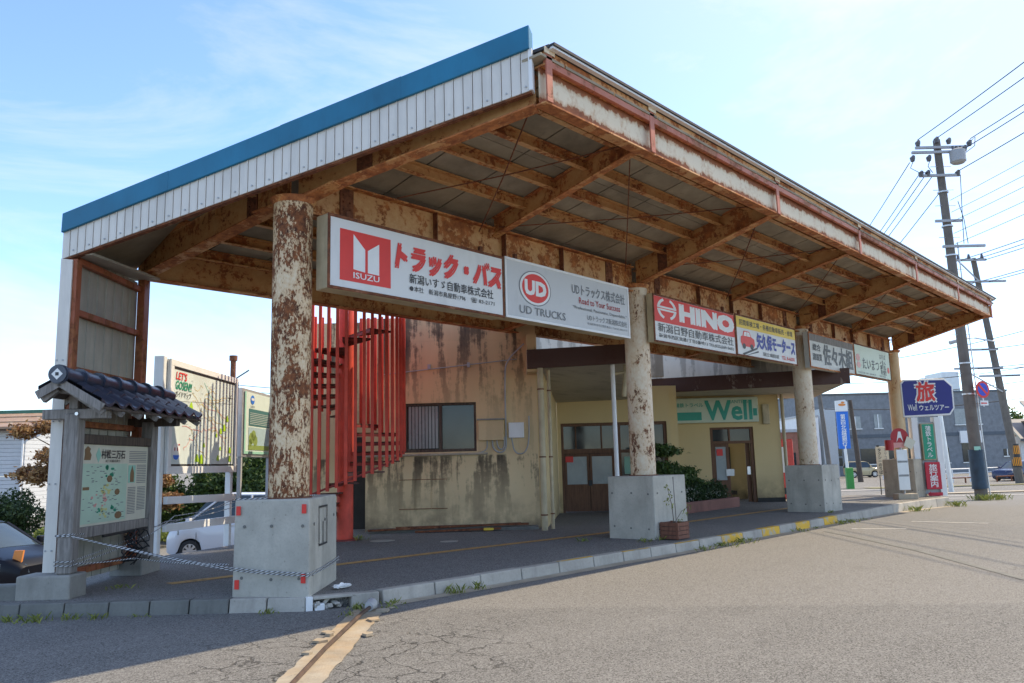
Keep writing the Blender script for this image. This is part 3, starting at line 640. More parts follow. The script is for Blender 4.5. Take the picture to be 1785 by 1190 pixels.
# sag rods and bracing
for (xa, xb) in ((6.4, 8.3), (8.3, 12.0), (12.1, 15.8), (15.8, 19.3), (19.4, 23.1), (23.1, 26.6)):
    pa = Vector((xa, 7.6, zdeck(xa, 7.6) - .22)); pb = Vector((xb, 5.2, zdeck(xb, 5.2) - .16))
    MB().tube([pa, (pa + pb) / 2 - UP * .03, pb], .009, 6).build('tie_rod', 'stiff', canopy)
    pa = Vector((xa, 5.3, zdeck(xa, 5.3) - .18)); pb = Vector((xb - .3, 7.7, zdeck(xb, 7.7) - .3))
    MB().tube([pa, (pa + pb) / 2 - UP * .04, pb], .009, 6).build('tie_rod', 'stiff', canopy)
# roof deck boards (underside) and the roof sheet above
n_ = 24
for i in range(n_):
    xa, xb = 4.6 + (27.0 - 4.6) * i / n_ + .014, 4.6 + (27.0 - 4.6) * (i + 1) / n_ - .014
    for y0, y1 in ((YF - .1, 6.3), (6.312, CY), (CY + .012, 9.5), (9.512, YR + .1)):
        def cl(x, y):
            lim = 6.02 - .40 * (y - 5.0) if y < CY else 4.86 - .13 * (y - CY)
            return max(x, lim)
        p = [Vector((cl(xa, y0), y0, 0)), Vector((xb, y0, 0)), Vector((xb, y1, 0)), Vector((cl(xa, y1), y1, 0))]
        if p[1].x - p[0].x < .02 or p[2].x - p[3].x < .02:
            if p[1].x - p[0].x < .02 and p[2].x - p[3].x < .02: continue
            p[1].x = max(p[1].x, p[0].x + .01); p[2].x = max(p[2].x, p[3].x + .01)
        for q in p: q.z = zdeck(q.x, q.y)
        MB().hexa(p + [q + UP * .03 for q in p]).build('deck_board', 'deck', canopy)
rp = [(6.16, YF - .13), (27.05, YF - .13), (27.05, CY), (4.80, CY)]; rq = [(4.80, CY), (27.05, CY), (27.05, YR + .12), (4.4, YR + .12)]
for q in (rp, rq):
    p = [Vector((x, y, zdeck(x, y) + .105)) for x, y in q]; MB().hexa(p + [v_ + UP * .035 for v_ in p]).build('roof_sheet', 'roof_edge', canopy)
# right end beam cladding strip
MB().hexa([(27.02, YF, zbeam(27, YF) + .1), (27.06, YF, zbeam(27, YF) + .1), (27.06, CY, zbeam(27, CY) + .2), (27.02, CY, zbeam(27, CY) + .2), (27.02, YF, zdeck(27, YF)), (27.06, YF, zdeck(27, YF)), (27.06, CY, zdeck(27, CY)), (27.02, CY, zdeck(27, CY))]).build('end_trim', 'beam', canopy)
# gable cladding
GA = Vector((6.03, 5.02, 0)); GB = Vector((3.33, 10.0, 0)); GD = GB - GA; GL = GD.length; gu = GD / GL; gn = Vector((-gu.y, gu.x, 0)); gn = gn if gn.x < 0 else -gn
def zc0(t): return 5.27 + (3.95 - 5.27) * t
def zc1(t): return 5.73 + (4.27 - 5.73) * t
def zc2(t): return 5.985 + (4.49 - 5.985) * t
NS = 54
for i in range(NS):
    t0, t1 = i / NS + .0006, (i + 1) / NS - .0006; pa, pb = GA + GD * t0, GA + GD * t1
    b = MB().hexa([pa + UP * zc0(t0), pb + UP * zc0(t1), pb - gn * .02 + UP * zc0(t1), pa - gn * .02 + UP * zc0(t0), pa + UP * zc1(t0), pb + UP * zc1(t1), pb - gn * .02 + UP * zc1(t1), pa - gn * .02 + UP * zc1(t0)])
    e = gu * .007
    b.hexa([pa + gn * .001 + UP * zc0(t0), pa + e + gn * .001 + UP * zc0(t0), pa + e + gn * .009 + UP * zc0(t0), pa + gn * .009 + UP * zc0(t0), pa + gn * .001 + UP * zc1(t0), pa + e + gn * .001 + UP * zc1(t0), pa + e + gn * .009 + UP * zc1(t0), pa + gn * .009 + UP * zc1(t0)])
    o = b.build('cladding_strip', 'cladding', canopy)
    if i % 2 == 0:
        t = (i + .5) / NS; MB().disc(GA + GD * t + gn * .001 + UP * (zc0(t) + .055), gu, UP, .011, 8, gn * .008).build('screw', 'grey_paint', o)
for i in range(4):      # flashing in lapped lengths
    t0, t1 = i / 4, (i + 1) / 4 + (.004 if i < 3 else 0); pa, pb = GA + GD * t0, GA + GD * t1; lp = .003 * (i % 2)
    MB().hexa([pa - gn * .16 + UP * zc1(t0), pb - gn * .16 + UP * zc1(t1), pb + gn * (.035 + lp) + UP * (zc1(t1) - .01), pa + gn * (.035 + lp) + UP * (zc1(t0) - .01), pa - gn * .16 + UP * (zc2(t0) + lp), pb - gn * .16 + UP * (zc2(t1) + lp), pb + gn * (.03 + lp) + UP * (zc2(t1) + lp), pa + gn * (.03 + lp) + UP * (zc2(t0) + lp)]).build('blue_flashing', 'blue', canopy, bevel=.006)
MB().hexa([GA - gu * .02 - gn * .1 + UP * zc0(0), GA + gu * .02 - gn * .1 + UP * zc0(0), GA + gu * .02 + gn * .012 + UP * zc0(0), GA - gu * .02 + gn * .012 + UP * zc0(0), GA - gu * .02 - gn * .1 + UP * zc1(0), GA + gu * .02 - gn * .1 + UP * zc1(0), GA + gu * .02 + gn * .012 + UP * zc1(0), GA - gu * .02 + gn * .012 + UP * zc1(0)]).build('corner_trim', 'white', canopy)
MB().bar(GA - gn * .05 + UP * (zc0(0) - .005), GB - gn * .05 + UP * (zc0(1) - .005), .07, .03).build('cladding_rail', 'stiff', canopy)
# soffit boards between the end beam and the gable cladding
tt = [.40 + .06 * i for i in range(11)]
def gin(t):
    p = GA + GD * t - gn * .03; return Vector((p.x, p.y, zc1(t) - .06))
def gbm(t):
    y = (GA + GD * t).y; x = 4.95 - .075 * (y - CY) if y > CY else 5.0 - .37 * (y - CY); return Vector((x - .08, y, zbeam(5, y) + .40))
for t0, t1 in zip(tt[:-1], tt[1:]):
    t1 -= .001; q = [gin(t0), gin(t1), gbm(t1), gbm(t0)]
    MB().hexa(q + [v_ + UP * .02 for v_ in q]).build('gable_soffit_board', 'deck', canopy)
e_ = g(-5.30, 11.05, 4.26); q = [gin(1.0), e_, Vector((4.72, 11.2, zbeam(5, 11.2) + .40)), gbm(1.0)]
MB().hexa(q + [v_ + UP * .02 for v_ in q]).build('gable_soffit_board', 'deck', canopy)
q = [gin(1.0) - UP * .3, e_ - UP * .14, e_ + UP * .1, gin(1.0) + UP * .06]
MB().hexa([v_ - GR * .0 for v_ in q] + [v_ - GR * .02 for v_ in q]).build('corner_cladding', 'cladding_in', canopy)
# back corner: clad leg with red frame, running square to the second grid
a_ = -5.14; b0, b1 = 9.14, 10.95
leg_z1 = 3.93
MB().hexa([g(a_ - .10, b0 - .02, .33), g(a_ + .035, b0 - .02, .33), g(a_ + .035, b0 + .0, .33), g(a_ - .10, b0 + .0, .33), g(a_ - .10, b0 - .02, leg_z1 + .02), g(a_ + .035, b0 - .02, leg_z1), g(a_ + .035, b0, leg_z1), g(a_ - .10, b0, leg_z1 + .02)]).build('leg_cladding', 'cladding', canopy)
for z in (.62, 1.35, 2.05, 2.75):
    for da in (-.08, -.01): MB().disc(g(a_ + da, b0 - .021, z), GR, UP, .010, 8, -GF * .008).build('screw', 'grey_paint', canopy)
for b_, w_ in ((b0 + .06, .11), (b1, .16)):
    MB().box(g(a_ - .02, b_ - w_ / 2, .16 if b_ > 10 else .33), GR * .10, GF * w_, UP * (4.15 - .16 if b_ > 10 else 3.95 - .33)).build('leg_post', 'panel_frame', canopy, bevel=.004)
npn = 16
for i in range(npn):
    bb0 = b0 + .08 + (b1 - b0 - .1) * i / npn; bb1 = b0 + .08 + (b1 - b0 - .1) * (i + 1) / npn - .006
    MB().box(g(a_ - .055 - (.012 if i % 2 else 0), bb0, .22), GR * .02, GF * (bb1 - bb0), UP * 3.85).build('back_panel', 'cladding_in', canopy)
for z in (.30, .72, 1.45, 2.0, 2.62, 3.30, 3.92):
    MB().box(g(a_ - .025, b0 + .12, z), GR * .07, GF * (b1 - b0 - .2), UP * .075).build('frame_rail', 'panel_frame', canopy, bevel=.004)
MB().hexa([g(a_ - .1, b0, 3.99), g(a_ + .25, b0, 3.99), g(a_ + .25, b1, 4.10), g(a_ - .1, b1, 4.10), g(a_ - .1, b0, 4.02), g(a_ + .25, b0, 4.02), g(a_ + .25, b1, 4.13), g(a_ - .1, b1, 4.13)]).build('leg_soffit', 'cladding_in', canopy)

# ================================================================ SIGNS hanging between the columns
SY = 7.44
def lightbox(name, x0, x1, label, depth=.2, face='face_white', frame='alu', z0=3.455, z1=4.335):
    xa = (x0 + x1) / 2; dz = rise(xa)
    t = thing(name, (xa, SY + depth / 2, z0 + dz), label, 'sign', 'advertising light boxes hung under the canopy')
    h = z1 - z0; O = Vector((x0, SY, z0 + dz)); w = x1 - x0
    MB().box(O + Vector((.01, .012, .0)), XA * (w - .02), YA * (depth - .012), UP * h).build('housing', 'pipe' if face != 'face_old' else 'face_old', t, bevel=.008)
    MB().box(O + Vector((.03, .003, .03)), XA * (w - .06), YA * .006, UP * (h - .06)).build('face_panel', face, t)
    for p, q in (((0, 0), (w, .035)), ((0, h - .035), (w, h)), ((0, .037), (.035, h - .037)), ((w - .035, .037), (w, h - .037))):
        MB().box(O + Vector((p[0], -.008, p[1])), XA * (q[0] - p[0]), YA * .016, UP * (q[1] - p[1])).build('frame_bar', frame, t, bevel=.003)
    for xx in (.35, w - .35):
        MB().box(O + Vector((xx, depth * .5, h)), XA * .05, YA * .05, UP * .12).build('hanger', 'stiff', t)
    F = O + Vector((0, .003, 0))
    return t, F, w, h
TX = dict(U=XA, V=UP)
def T(t, F, body, x, y, w, h, mat, **k): return text(body, F, XA, UP, x, y, w, h, mat, t, **k)
# 1: red twin-pillar emblem
t, F, w, h = lightbox('sign_box', 5.24, 8.215, 'white light box with red twin pillar emblem next to nearest column', .24, frame='stiff')
flat('emblem_panel', rect(.17, .12, .92, .73), F, XA, UP, 'i_red', t, .002)
flats('emblem', [[(.36, .27), (.53, .255), (.53, .53), (.36, .69)], [(.57, .255), (.74, .25), (.74, .635), (.57, .525)]], F, XA, UP, 'i_white', t, .0045)
T(t, F, 'ISUZU', .36, .165, .38, .07, 'i_white', bold=.02, off=.0075)
T(t, F, 'トラック・バス', 1.0, .40, 1.90, .31, 'i_red', bold=.12, shear=.22)
T(t, F, '新潟いすゞ自動車株式会社', 1.22, .235, 1.52, .125, 'i_black', bold=.018)
T(t, F, '●本社　新潟市鳥屋野1796', 1.22, .135, .98, .072, 'i_black', bold=.006)
T(t, F, '☎ 83-2171', 2.30, .135, .46, .072, 'i_black', bold=.006)
# 2: silver, red round emblem
t, F, w, h = lightbox('sign_box', 8.235, 11.36, 'silver grey light box with round red emblem left of second column', .22, 'face_grey', 'white')
flat('emblem_ring', ell(.66, .50, .365, .262, 40), F, XA, UP, 'i_grey', t, .002)
flat('emblem_rim', ell(.66, .50, .345, .248, 40), F, XA, UP, 'i_white', t, .0045)
flat('emblem_disc', ell(.66, .50, .30, .215, 40), F, XA, UP, 'i_red', t, .007)
T(t, F, 'UD', .43, .40, .46, .20, 'i_white', bold=.09, off=.0105)
T(t, F, 'UD TRUCKS', .30, .10, 1.06, .115, 'i_grey', bold=.02)
T(t, F, 'UDトラックス株式会社', 1.55, .555, 1.45, .175, 'i_grey', bold=.02)
T(t, F, 'Road to Your Success', 1.72, .42, 1.13, .10, 'i_dred', bold=.012)
T(t, F, '“Professional, Passionate, Dependable.”', 1.56, .31, 1.48, .062, 'i_grey', bold=.012)
T(t, F, 'UDトラックス新潟株式会社', 1.92, .175, 1.12, .095, 'i_grey', bold=.008)
T(t, F, '新潟県新潟市江南区亀田11 Tel 025-382-0110', 1.92, .105, 1.12, .04, 'i_grey')
# 3: red over white
t, F, w, h = lightbox('sign_box', 12.13, 15.275, 'light box with red top half, white letters and ringed H emblem', .14, frame='stiff')
flat('red_field', rect(.04, .38, w - .04, h - .04), F, XA, UP, 'i_red', t, .002)
E_ = (.47, .635)
flats('emblem', [[*ell(E_[0], E_[1], .33, .20, 24, math.radians(112), math.radians(168)), *reversed(ell(E_[0], E_[1], .25, .155, 24, math.radians(112), math.radians(168)))],
                 [*ell(E_[0], E_[1], .33, .20, 24, math.radians(12), math.radians(68)), *reversed(ell(E_[0], E_[1], .25, .155, 24, math.radians(12), math.radians(68)))],
                 [*ell(E_[0], E_[1], .33, .20, 24, math.radians(192), math.radians(248)), *reversed(ell(E_[0], E_[1], .25, .155, 24, math.radians(192), math.radians(248)))],
                 [*ell(E_[0], E_[1], .33, .20, 24, math.radians(292), math.radians(348)), *reversed(ell(E_[0], E_[1], .25, .155, 24, math.radians(292), math.radians(348)))],
                 rect(E_[0] - .33, E_[1] + .008, E_[0] + .33, E_[1] + .042), rect(E_[0] - .33, E_[1] - .042, E_[0] + .33, E_[1] - .008)], F, XA, UP, 'i_white', t, .0045)
T(t, F, 'HINO', .95, .475, 2.1, .30, 'i_white', bold=.11, off=.0045)
T(t, F, '新潟日野自動車株式会社', .14, .195, 2.88, .165, 'i_black', bold=.004)
T(t, F, '新潟市西区流通1丁目5番地13 TEL(025)269-5602', .16, .085, 2.86, .085, 'i_black', bold=.006)
# 4: yellow strip, red cartoon car
t, F, w, h = lightbox('sign_box', 15.295, 18.36, 'light box with yellow top strip, small red car and blue brush letters', .14, frame='stiff')
flat('yellow_strip', rect(.04, .60, w - .04, h - .04), F, XA, UP, 'i_yellow', t, .002)
T(t, F, '民間車検工場・各種自動車販売・修理', .18, .66, 2.7, .125, 'i_black', bold=.02)
T(t, F, '矢久保モータース', .95, .235, 2.0, .32, 'i_blue', bold=.08, shear=.12)
T(t, F, '国立病院前', 1.25, .085, .8, .085, 'i_black', bold=.01); T(t, F, 'TEL.8-6000', 2.2, .085, .7, .085, 'i_red', bold=.01)
flats('car_picture', [[(.20, .30), (.22, .42), (.30, .44), (.36, .55), (.62, .55), (.70, .44), (.84, .40), (.86, .28), (.80, .22), (.26, .22)]], F, XA, UP, 'i_red', t, .003)
flats('car_picture_glass', [[(.34, .44), (.39, .53), (.48, .53), (.48, .44)], [(.50, .44), (.50, .53), (.60, .53), (.66, .44)]], F, XA, UP, 'i_white', t, .006)
flats('car_picture_wheels', [ell(.34, .22, .075, .06, 14), ell(.70, .23, .075, .06, 14), [(.25, .06), (.95, .24), (.98, .21), (.32, .03)], [(.4, .03), (1.0, .17), (1.02, .14), (.48, .01 + .03)]], F, XA, UP, 'i_black', t, .006)
# 5 and 6: old boards
t, F, w, h = lightbox('sign_box', 19.13, 22.215, 'weathered board with black brush lettering right of third column', .14, 'face_old', 'flange')
MB().box(F + Vector((.04, -.004, h * .76)), XA * (w - .08), YA * .004, UP * (h * .2)).build('bare_wood_strip', 'wood_grey', t)
T(t, F, '総合', .22, .44, .5, .17, 'i_black', bold=.03); T(t, F, '建設業', .20, .20, .58, .17, 'i_black', bold=.03)
T(t, F, '佐々木組', .88, .14, 2.05, .50, 'i_black', bold=.05)
t, F, w, h = lightbox('sign_box', 22.235, 25.25, 'faded pale board with small lettering beside the last column', .14, 'face_mint', 'stiff')
T(t, F, 'たいまつ', .62, .22, 1.35, .30, 'i_black', bold=.01); T(t, F, 'おそば', 2.1, .60, .5, .14, 'i_black'); T(t, F, '小料理', 2.08, .14, .52, .42, 'i_black', bold=.01, vertical=True)
flats('faded_red_mark', [ell(.28, .5, .16, .1, 14), ell(.3, .3, .15, .09, 14)], F, XA, UP, 'i_pink', t, .003)
flats('red_seal', [ell(2.8, .3, .09, .09, 14)], F, XA, UP, 'i_red', t, .003); T(t, F, '加茂市本町　電話', .2, .07, 2.3, .05, 'i_grey')

# ================================================================ STATION BUILDING (second grid)
bld = thing('station_building', g(2.5, 19, PT), 'low ochre stucco station building with stained end wall and brown eaves', 'building')
ZP = PT - .006
def wallbox(a0, a1, b0, b1, z0, z1, mat, name='wall', par=None, bev=0.0):
    return MB().box(g(a0, b0, z0), GR * (a1 - a0), GF * (b1 - b0), UP * (z1 - z0)).build(name, mat, par or bld, bevel=bev)
BA = 16.8
# stained end wall, pieced round its window
wa = wallbox(-3.09, -2.28, BA, BA + .25, ZP, 4.05, 'stucco_stained'); wallbox(-3.09, -.35, BA, BA + .25, 4.052, 4.56, 'stucco_stained')
wallbox(-2.28, -.78, BA, BA + .25, ZP, 1.72, 'stucco_stained'); wallbox(-2.28, -.78, BA, BA + .25, 2.74, 4.05, 'stucco_stained'); wallbox(-.78, .50, BA, BA + .25, ZP, 4.05, 'stucco_stained'); wallbox(-.35, .50, BA, BA + .25, 4.052, 4.50, 'stucco_stained'); wallbox(.5, 4.2, 22.2, 22.4, 3.73, 5.2, 'stucco_pale', 'upper_wall')
wallbox(-3.09, -2.84, BA + .25, BA + 4.5, ZP, 4.05, 'stucco_stained'); wallbox(-3.09, .5, BA + .26, BA + 4.6, 4.052, 4.12, 'concrete_old', 'roof_slab')
wallbox(-5.2, -3.095, BA + .95, BA + 1.2, -.9, 4.66, 'stucco_stained')
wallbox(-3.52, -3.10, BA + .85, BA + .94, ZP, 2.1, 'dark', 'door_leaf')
wallbox(-3.14, -.55, BA - .07, BA - .002, 1.645, 1.69, 'concrete_warm', 'ledge', bev=.01)
wi = wallbox(-2.28, -.78, BA + .12, BA + .16, 1.72, 2.74, 'glass', 'window')
for a0, a1, z0, z1 in ((-2.28, -.78, 2.69, 2.74), (-2.28, -.78, 1.72, 1.78), (-2.28, -2.23, 1.78, 2.69), (-.83, -.78, 1.78, 2.69), (-1.56, -1.50, 1.78, 2.69)):
    wallbox(a0, a1, BA + .05, BA + .119, z0, z1, 'wood_dark', 'window_frame', wi)
for i in range(9): wallbox(-2.20 + i * .07, -2.145 + i * .07, BA + .095, BA + .105, 1.80, 2.68, 'glass_frost', 'blind_slat', wi)
for i in range(3):
    a0 = -2.38 + i * .335; fr = wallbox(a0, a0 + .30, BA - .012, BA - .002, .58, 1.16, 'stucco_stained', 'patched_panel')
    for q in ((a0 - .012, a0 + .312, 1.16, 1.172), (a0 - .012, a0 + .312, .568, .58)): wallbox(q[0], q[1], BA - .02, BA - .001, q[2], q[3], 'stiff', 'panel_rim', fr)
for i, (a_q, z_q) in enumerate(((-1.75, 3.50), (-.92, 3.52))): wallbox(a_q - .03, a_q + .03, BA - .05, BA - .001, z_q - .05, z_q + .05, 'grey_paint', 'wall_bracket')
# electrics
eb = wallbox(-.74, -.21, BA - .11, BA - .002, 1.93, 2.35, 'stucco_stained', 'meter_box', bev=.012); wallbox(-.76, -.19, BA - .13, BA - .002, 2.352, 2.38, 'concrete_old', 'box_lid', eb)
wallbox(-.11, .21, BA - .07, BA - .002, 1.97, 2.29, 'white', 'switch_box', bev=.01)
for pts, r_ in (([(-.165, BA - .03, 2.0), (-.165, BA - .03, 3.35), (-.10, BA - .1, 3.6), (.25, BA - .3, 3.9)], .016), ([(-.45, BA - .03, 1.93), (-.44, BA - .04, 1.76), (-.30, BA - .04, 1.66), (-.17, BA - .04, 1.74), (-.165, BA - .04, 2.0)], .017),
               ([(-.36, BA - .06, 1.93), (-.34, BA - .06, 1.78), (-.26, BA - .06, 1.73), (-.20, BA - .06, 1.8), (-.20, BA - .06, 2.0)], .014), ([(-.05, BA - .04, 1.97), (0.0, BA - .04, 1.66), (.2, BA - .04, 1.63), (.31, BA - .04, 1.85), (.32, BA - .04, 2.42)], .014), ([(-.56, BA - .03, 1.93), (-.56, BA - .03, 1.73), (-.8, BA - .03, 1.66)], .012),
               ([(-2.7, BA - .02, 3.36), (-1.2, BA - .02, 3.50), (.1, BA - .02, 3.62)], .009)):
    pp = [g(*p) for p in pts]
    # smooth the bends
    for _ in range(2): pp = [pp[0]] + [q for a, b in zip(pp[:-1], pp[1:]) for q in (a * .75 + b * .25, a * .25 + b * .75)] + [pp[-1]]
    MB().tube(pp, r_, 8).build('conduit', 'grey_paint', bld, smooth=True)
# downspouts
for a_q, b_q, r_, zt in ((.56, 16.15, .062, 3.34), (.74, 16.5, .035, 3.34)):
    dn = MB().tube([g(a_q, b_q, ZP), g(a_q, b_q, zt)], r_, 14).build('downspout', 'pipe', bld, smooth=True)
    for z in (.42, 1.55, 2.9): MB().tube([g(a_q, b_q, z), g(a_q, b_q, z + .025)], r_ + .008, 14).build('pipe_band', 'stiff', dn, smooth=True)
wallbox(.30, .50, 16.2, 16.79, 3.28, 4.05, 'stucco_stained', 'wall')
# long rusted angle bars lying along the wall foot, with ledge
wallbox(-3.0, .45, BA - .36, BA - .002, ZP - .02, .20, 'kerb_dark', 'wall_footing', bev=.02)
for (p, q) in ((g(-2.95, BA - .50, .20), g(.1, BA - .2, .25)), (g(-2.4, BA - .42, .235), g(.25, BA - .28, .245)), (g(-2.0, BA - .55, .16), g(-.3, BA - .42, .18))):
    tag(MB().bar(p, q, .09, .035).build('steel_bar', 'stiff'), {0: 'longest rusty steel bar lying along the stained wall foot', 1: 'rusty steel bar on the ledge reaching furthest right', 2: 'short rusty steel bar lowest in the wall foot pile'}[len([o for o in bpy.data.objects if o.name.startswith('steel_bar')]) - 1], 'steel bar', 'rusty bars by the wall')
tag(MB().cbox(g(-.55, BA - .46, .17), GR * .2, GF * .09, UP * .05).build('yellow_offcut', 'i_yellow', bevel=.012), 'small yellow offcut lying by the rusty bars', 'offcut')
# splayed side wall of the recess and its narrow window
MB().prism([g(.66, 16.95, ZP), g(1.14, 21.39, ZP), g(.95, 21.39, ZP), g(.48, 16.95, ZP)], UP * 3.3).build('wall', 'stucco', bld)
MB().hexa([g(.835, 18.5, .5), g(.90, 19.1, .5), g(.88, 19.1, .5), g(.80, 18.5, .5), g(.835, 18.5, 1.95), g(.90, 19.1, 1.95), g(.88, 19.1, 1.95), g(.80, 18.5, 1.95)]).build('narrow_window', 'glass', bld)
# entrance wall
BD = 21.4
wallbox(1.15, 4.15, BD, BD + .25, 2.46, 3.4, 'stucco'); wallbox(1.15, 1.24, BD, BD + .25, ZP, 2.46, 'stucco'); wallbox(4.05, 4.15, BD, BD + .25, ZP, 2.46, 'stucco'); wallbox(2.82, 4.05, BD + .01, BD + .25, ZP, .55, 'stucco')
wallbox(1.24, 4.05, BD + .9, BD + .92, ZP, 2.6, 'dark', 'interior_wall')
en = wallbox(1.24, 2.72, BD + .05, BD + .15, 2.38, 2.46, 'wood_door', 'door_frame')
for q in ((1.24, 1.31, ZP, 2.38), (2.64, 2.72, ZP, 2.38), (1.31, 2.64, 1.66, 1.78), (2.30, 2.335, 1.78, 2.38), (1.62, 1.65, 1.78, 2.38)): wallbox(q[0], q[1], BD + .05, BD + .15, q[2], q[3], 'wood_door', 'frame_post', en)
wallbox(1.31, 2.64, BD + .09, BD + .11, 1.78, 2.38, 'glass', 'transom_pane', en)
for a0, a1, gm in ((1.32, 1.97, 'glass_frost'), (1.985, 2.635, 'glass_frost')):
    dl = wallbox(a0, a1, BD + .08, BD + .12, .16, .86, 'wood_door', 'door_leaf', en)
    for q in ((a0, a0 + .06, .86, 1.65), (a1 - .06, a1, .86, 1.65), (a0 + .06, a1 - .06, 1.58, 1.65)): wallbox(q[0], q[1], BD + .08, BD + .12, q[2], q[3], 'wood_door', 'leaf_stile', dl)
    wallbox(a0 + .06, a1 - .06, BD + .095, BD + .105, .86, 1.58, gm, 'door_pane', dl)
wallbox(1.345, 1.55, BD + .07, BD + .079, 1.44, 1.59, 'i_red', 'red_notice', en)
wallbox(1.93, 2.03, BD + .06, BD + .079, .82, .96, 'black', 'door_handle', en)
wn_o = wallbox(2.74, 4.05, BD + .1, BD + .115, .55, 2.46, 'glass', 'window')
for q in ((2.74, 2.82, .55, 2.46), (3.97, 4.05, .55, 2.46), (3.36, 3.42, .55, 2.46), (2.82, 3.97, 1.66, 1.74), (2.82, 3.97, 2.38, 2.46), (2.82, 3.97, .55, .62)): wallbox(q[0], q[1], BD + .05, BD + .098, q[2], q[3], 'wood_door', 'window_frame', wn_o)
for q, mt in (((2.90, 3.30, 1.1, 1.55), 'i_mint'), ((2.92, 3.2, .75, 1.0), 'i_white')): wallbox(q[0], q[1], BD + .09, BD + .0985, q[2], q[3], mt, 'poster', wn_o)
# entrance canopy slab: sloping plaster soffit, brown fascia
MB().hexa([g(.34, 16.22, 3.36), g(2.36, 16.22, 3.42), g(3.2, 21.39, 3.06), g(1.1, 21.39, 3.02), g(.34, 16.22, 3.70), g(2.36, 16.22, 3.72), g(3.2, 21.39, 3.72), g(1.1, 21.39, 3.72)]).build('entrance_canopy', 'soffit', bld)
MB().hexa([g(.30, 16.12, 3.33), g(2.40, 16.12, 3.40), g(2.40, 16.215, 3.40), g(.30, 16.215, 3.33), g(.30, 16.12, 3.72), g(2.40, 16.12, 3.79), g(2.40, 16.215, 3.79), g(.30, 16.215, 3.72)]).build('fascia', 'fascia_brown', bld, bevel=.008)
MB().tube([g(2.05, 16.35, ZP), g(2.05, 16.35, 3.42)], .045, 12).build('support_post', 'white', bld, smooth=True)
MB().tube([g(2.28, 16.5, 2.75), g(2.34, 16.45, 3.4)], .05, 10).build('brace_pipe', 'pipe', bld, smooth=True); MB().tube([g(2.0, 16.4, 3.2), g(2.3, 16.4, 3.24)], .035, 10).build('brace_pipe', 'pipe', bld, smooth=True)
# travel shop block
BW = 24.2
wallbox(4.2, 5.86, BW, BW + .25, ZP, 3.42, 'stucco'); wallbox(7.16, 7.97, BW, BW + .25, ZP, 3.42, 'stucco'); wallbox(5.86, 7.16, BW, BW + .25, 2.36, 3.42, 'stucco'); wallbox(7.72, 7.97, BW + .25, BW + 5, ZP, 3.42, 'stucco'); wallbox(4.15, 4.4, BD + .26, BW - .002, ZP, 3.42, 'stucco')
wallbox(7.16, 7.98, BW - .012, BW - .001, ZP, .26, 'dark', 'plinth_course')
sd = wallbox(5.86, 7.16, BW + .04, BW + .14, 2.30, 2.36, 'wood_door', 'door_frame')
for q in ((5.86, 5.95, ZP, 2.3), (7.07, 7.16, ZP, 2.3), (5.95, 7.07, 1.87, 1.95), (6.42, 6.47, 1.95, 2.3)): wallbox(q[0], q[1], BW + .04, BW + .14, q[2], q[3], 'wood_door', 'frame_post', sd)
wallbox(5.95, 7.07, BW + .08, BW + .10, 1.95, 2.30, 'glass', 'transom_pane', sd)
for a0, a1 in ((5.95, 6.42),):
    dl = wallbox(a0, a1, BW + .09, BW + .13, .15, .80, 'wood_door', 'door_leaf', sd)
    for q in ((a0, a0 + .07, .80, 1.87), (a1 - .09, a1, .80, 1.87), (a0 + .07, a1 - .09, 1.78, 1.87)): wallbox(q[0], q[1], BW + .09, BW + .13, q[2], q[3], 'wood_door', 'leaf_stile', dl)
    wallbox(a0 + .07, a1 - .09, BW + .1, BW + .12, .80, 1.78, 'glass_frost', 'door_pane', dl)
    wallbox(a0 + .1, a0 + .28, BW + .08, BW + .089, 1.52, 1.72, 'i_red', 'red_notice', dl); wallbox(a1 - .12, a1 + .12, BW + .07, BW + .085, .92, 1.12, 'i_white', 'paper_notice', dl)
wallbox(6.94, 7.07, BW + .16, BW + .2, .15, 1.87, 'wood_door', 'door_leaf', sd); wallbox(6.95, 7.05, BW + .13, BW + .16, .95, 1.18, 'chrome', 'lock_plate', sd)
wallbox(5.5, 7.6, BW + 2.2, BW + 2.25, ZP, 2.6, 'stucco', 'interior_wall'); wallbox(7.5, 7.55, BW + .3, BW + 2.2, ZP, 2.6, 'stucco', 'interior_wall'); wallbox(6.45, 7.0, BW + 1.6, BW + 2.0, .30, .42, 'wood_dark', 'bench_seat'); wallbox(6.7, 7.0, BW + 2.15, BW + 2.19, .9, 1.8, 'wood_dark', 'inner_door')
MB().tube([g(8.06, BW - .06, ZP), g(8.06, BW - .06, 3.35)], .05, 12).build('downspout', 'pipe', bld, smooth=True)
wallbox(7.45, 7.66, BW - .10, BW - .001, 2.42, 3.02, 'pipe', 'wall_lamp', bev=.02)
MB().tube([g(4.62, BW - .05, 2.75), g(4.72, BW - .05, 2.2), g(4.72, BW - .05, .5)], .03, 8).build('downspout', 'pipe', bld, smooth=True)
# shop eaves slab
MB().hexa([g(3.9, 22.5, 3.32), g(8.66, 20.7, 3.30), g(9.7, 26.0, 3.30), g(4.2, 26.0, 3.32), g(3.9, 22.5, 3.66), g(8.66, 20.7, 3.64), g(9.7, 26.0, 3.64), g(4.2, 26.0, 3.66)]).build('shop_eaves', 'soffit', bld)
MB().hexa([g(3.6, 22.51, 3.29), g(8.68, 20.59, 3.27), g(8.70, 20.69, 3.27), g(3.62, 22.61, 3.29), g(3.6, 22.51, 3.69), g(8.68, 20.59, 3.67), g(8.70, 20.69, 3.67), g(3.62, 22.61, 3.69)]).build('fascia', 'fascia_brown', bld, bevel=.008)
wallbox(2.4, 8.9, 25.2, 25.5, 3.7, 5.6, 'stucco_pale', 'upper_wall')
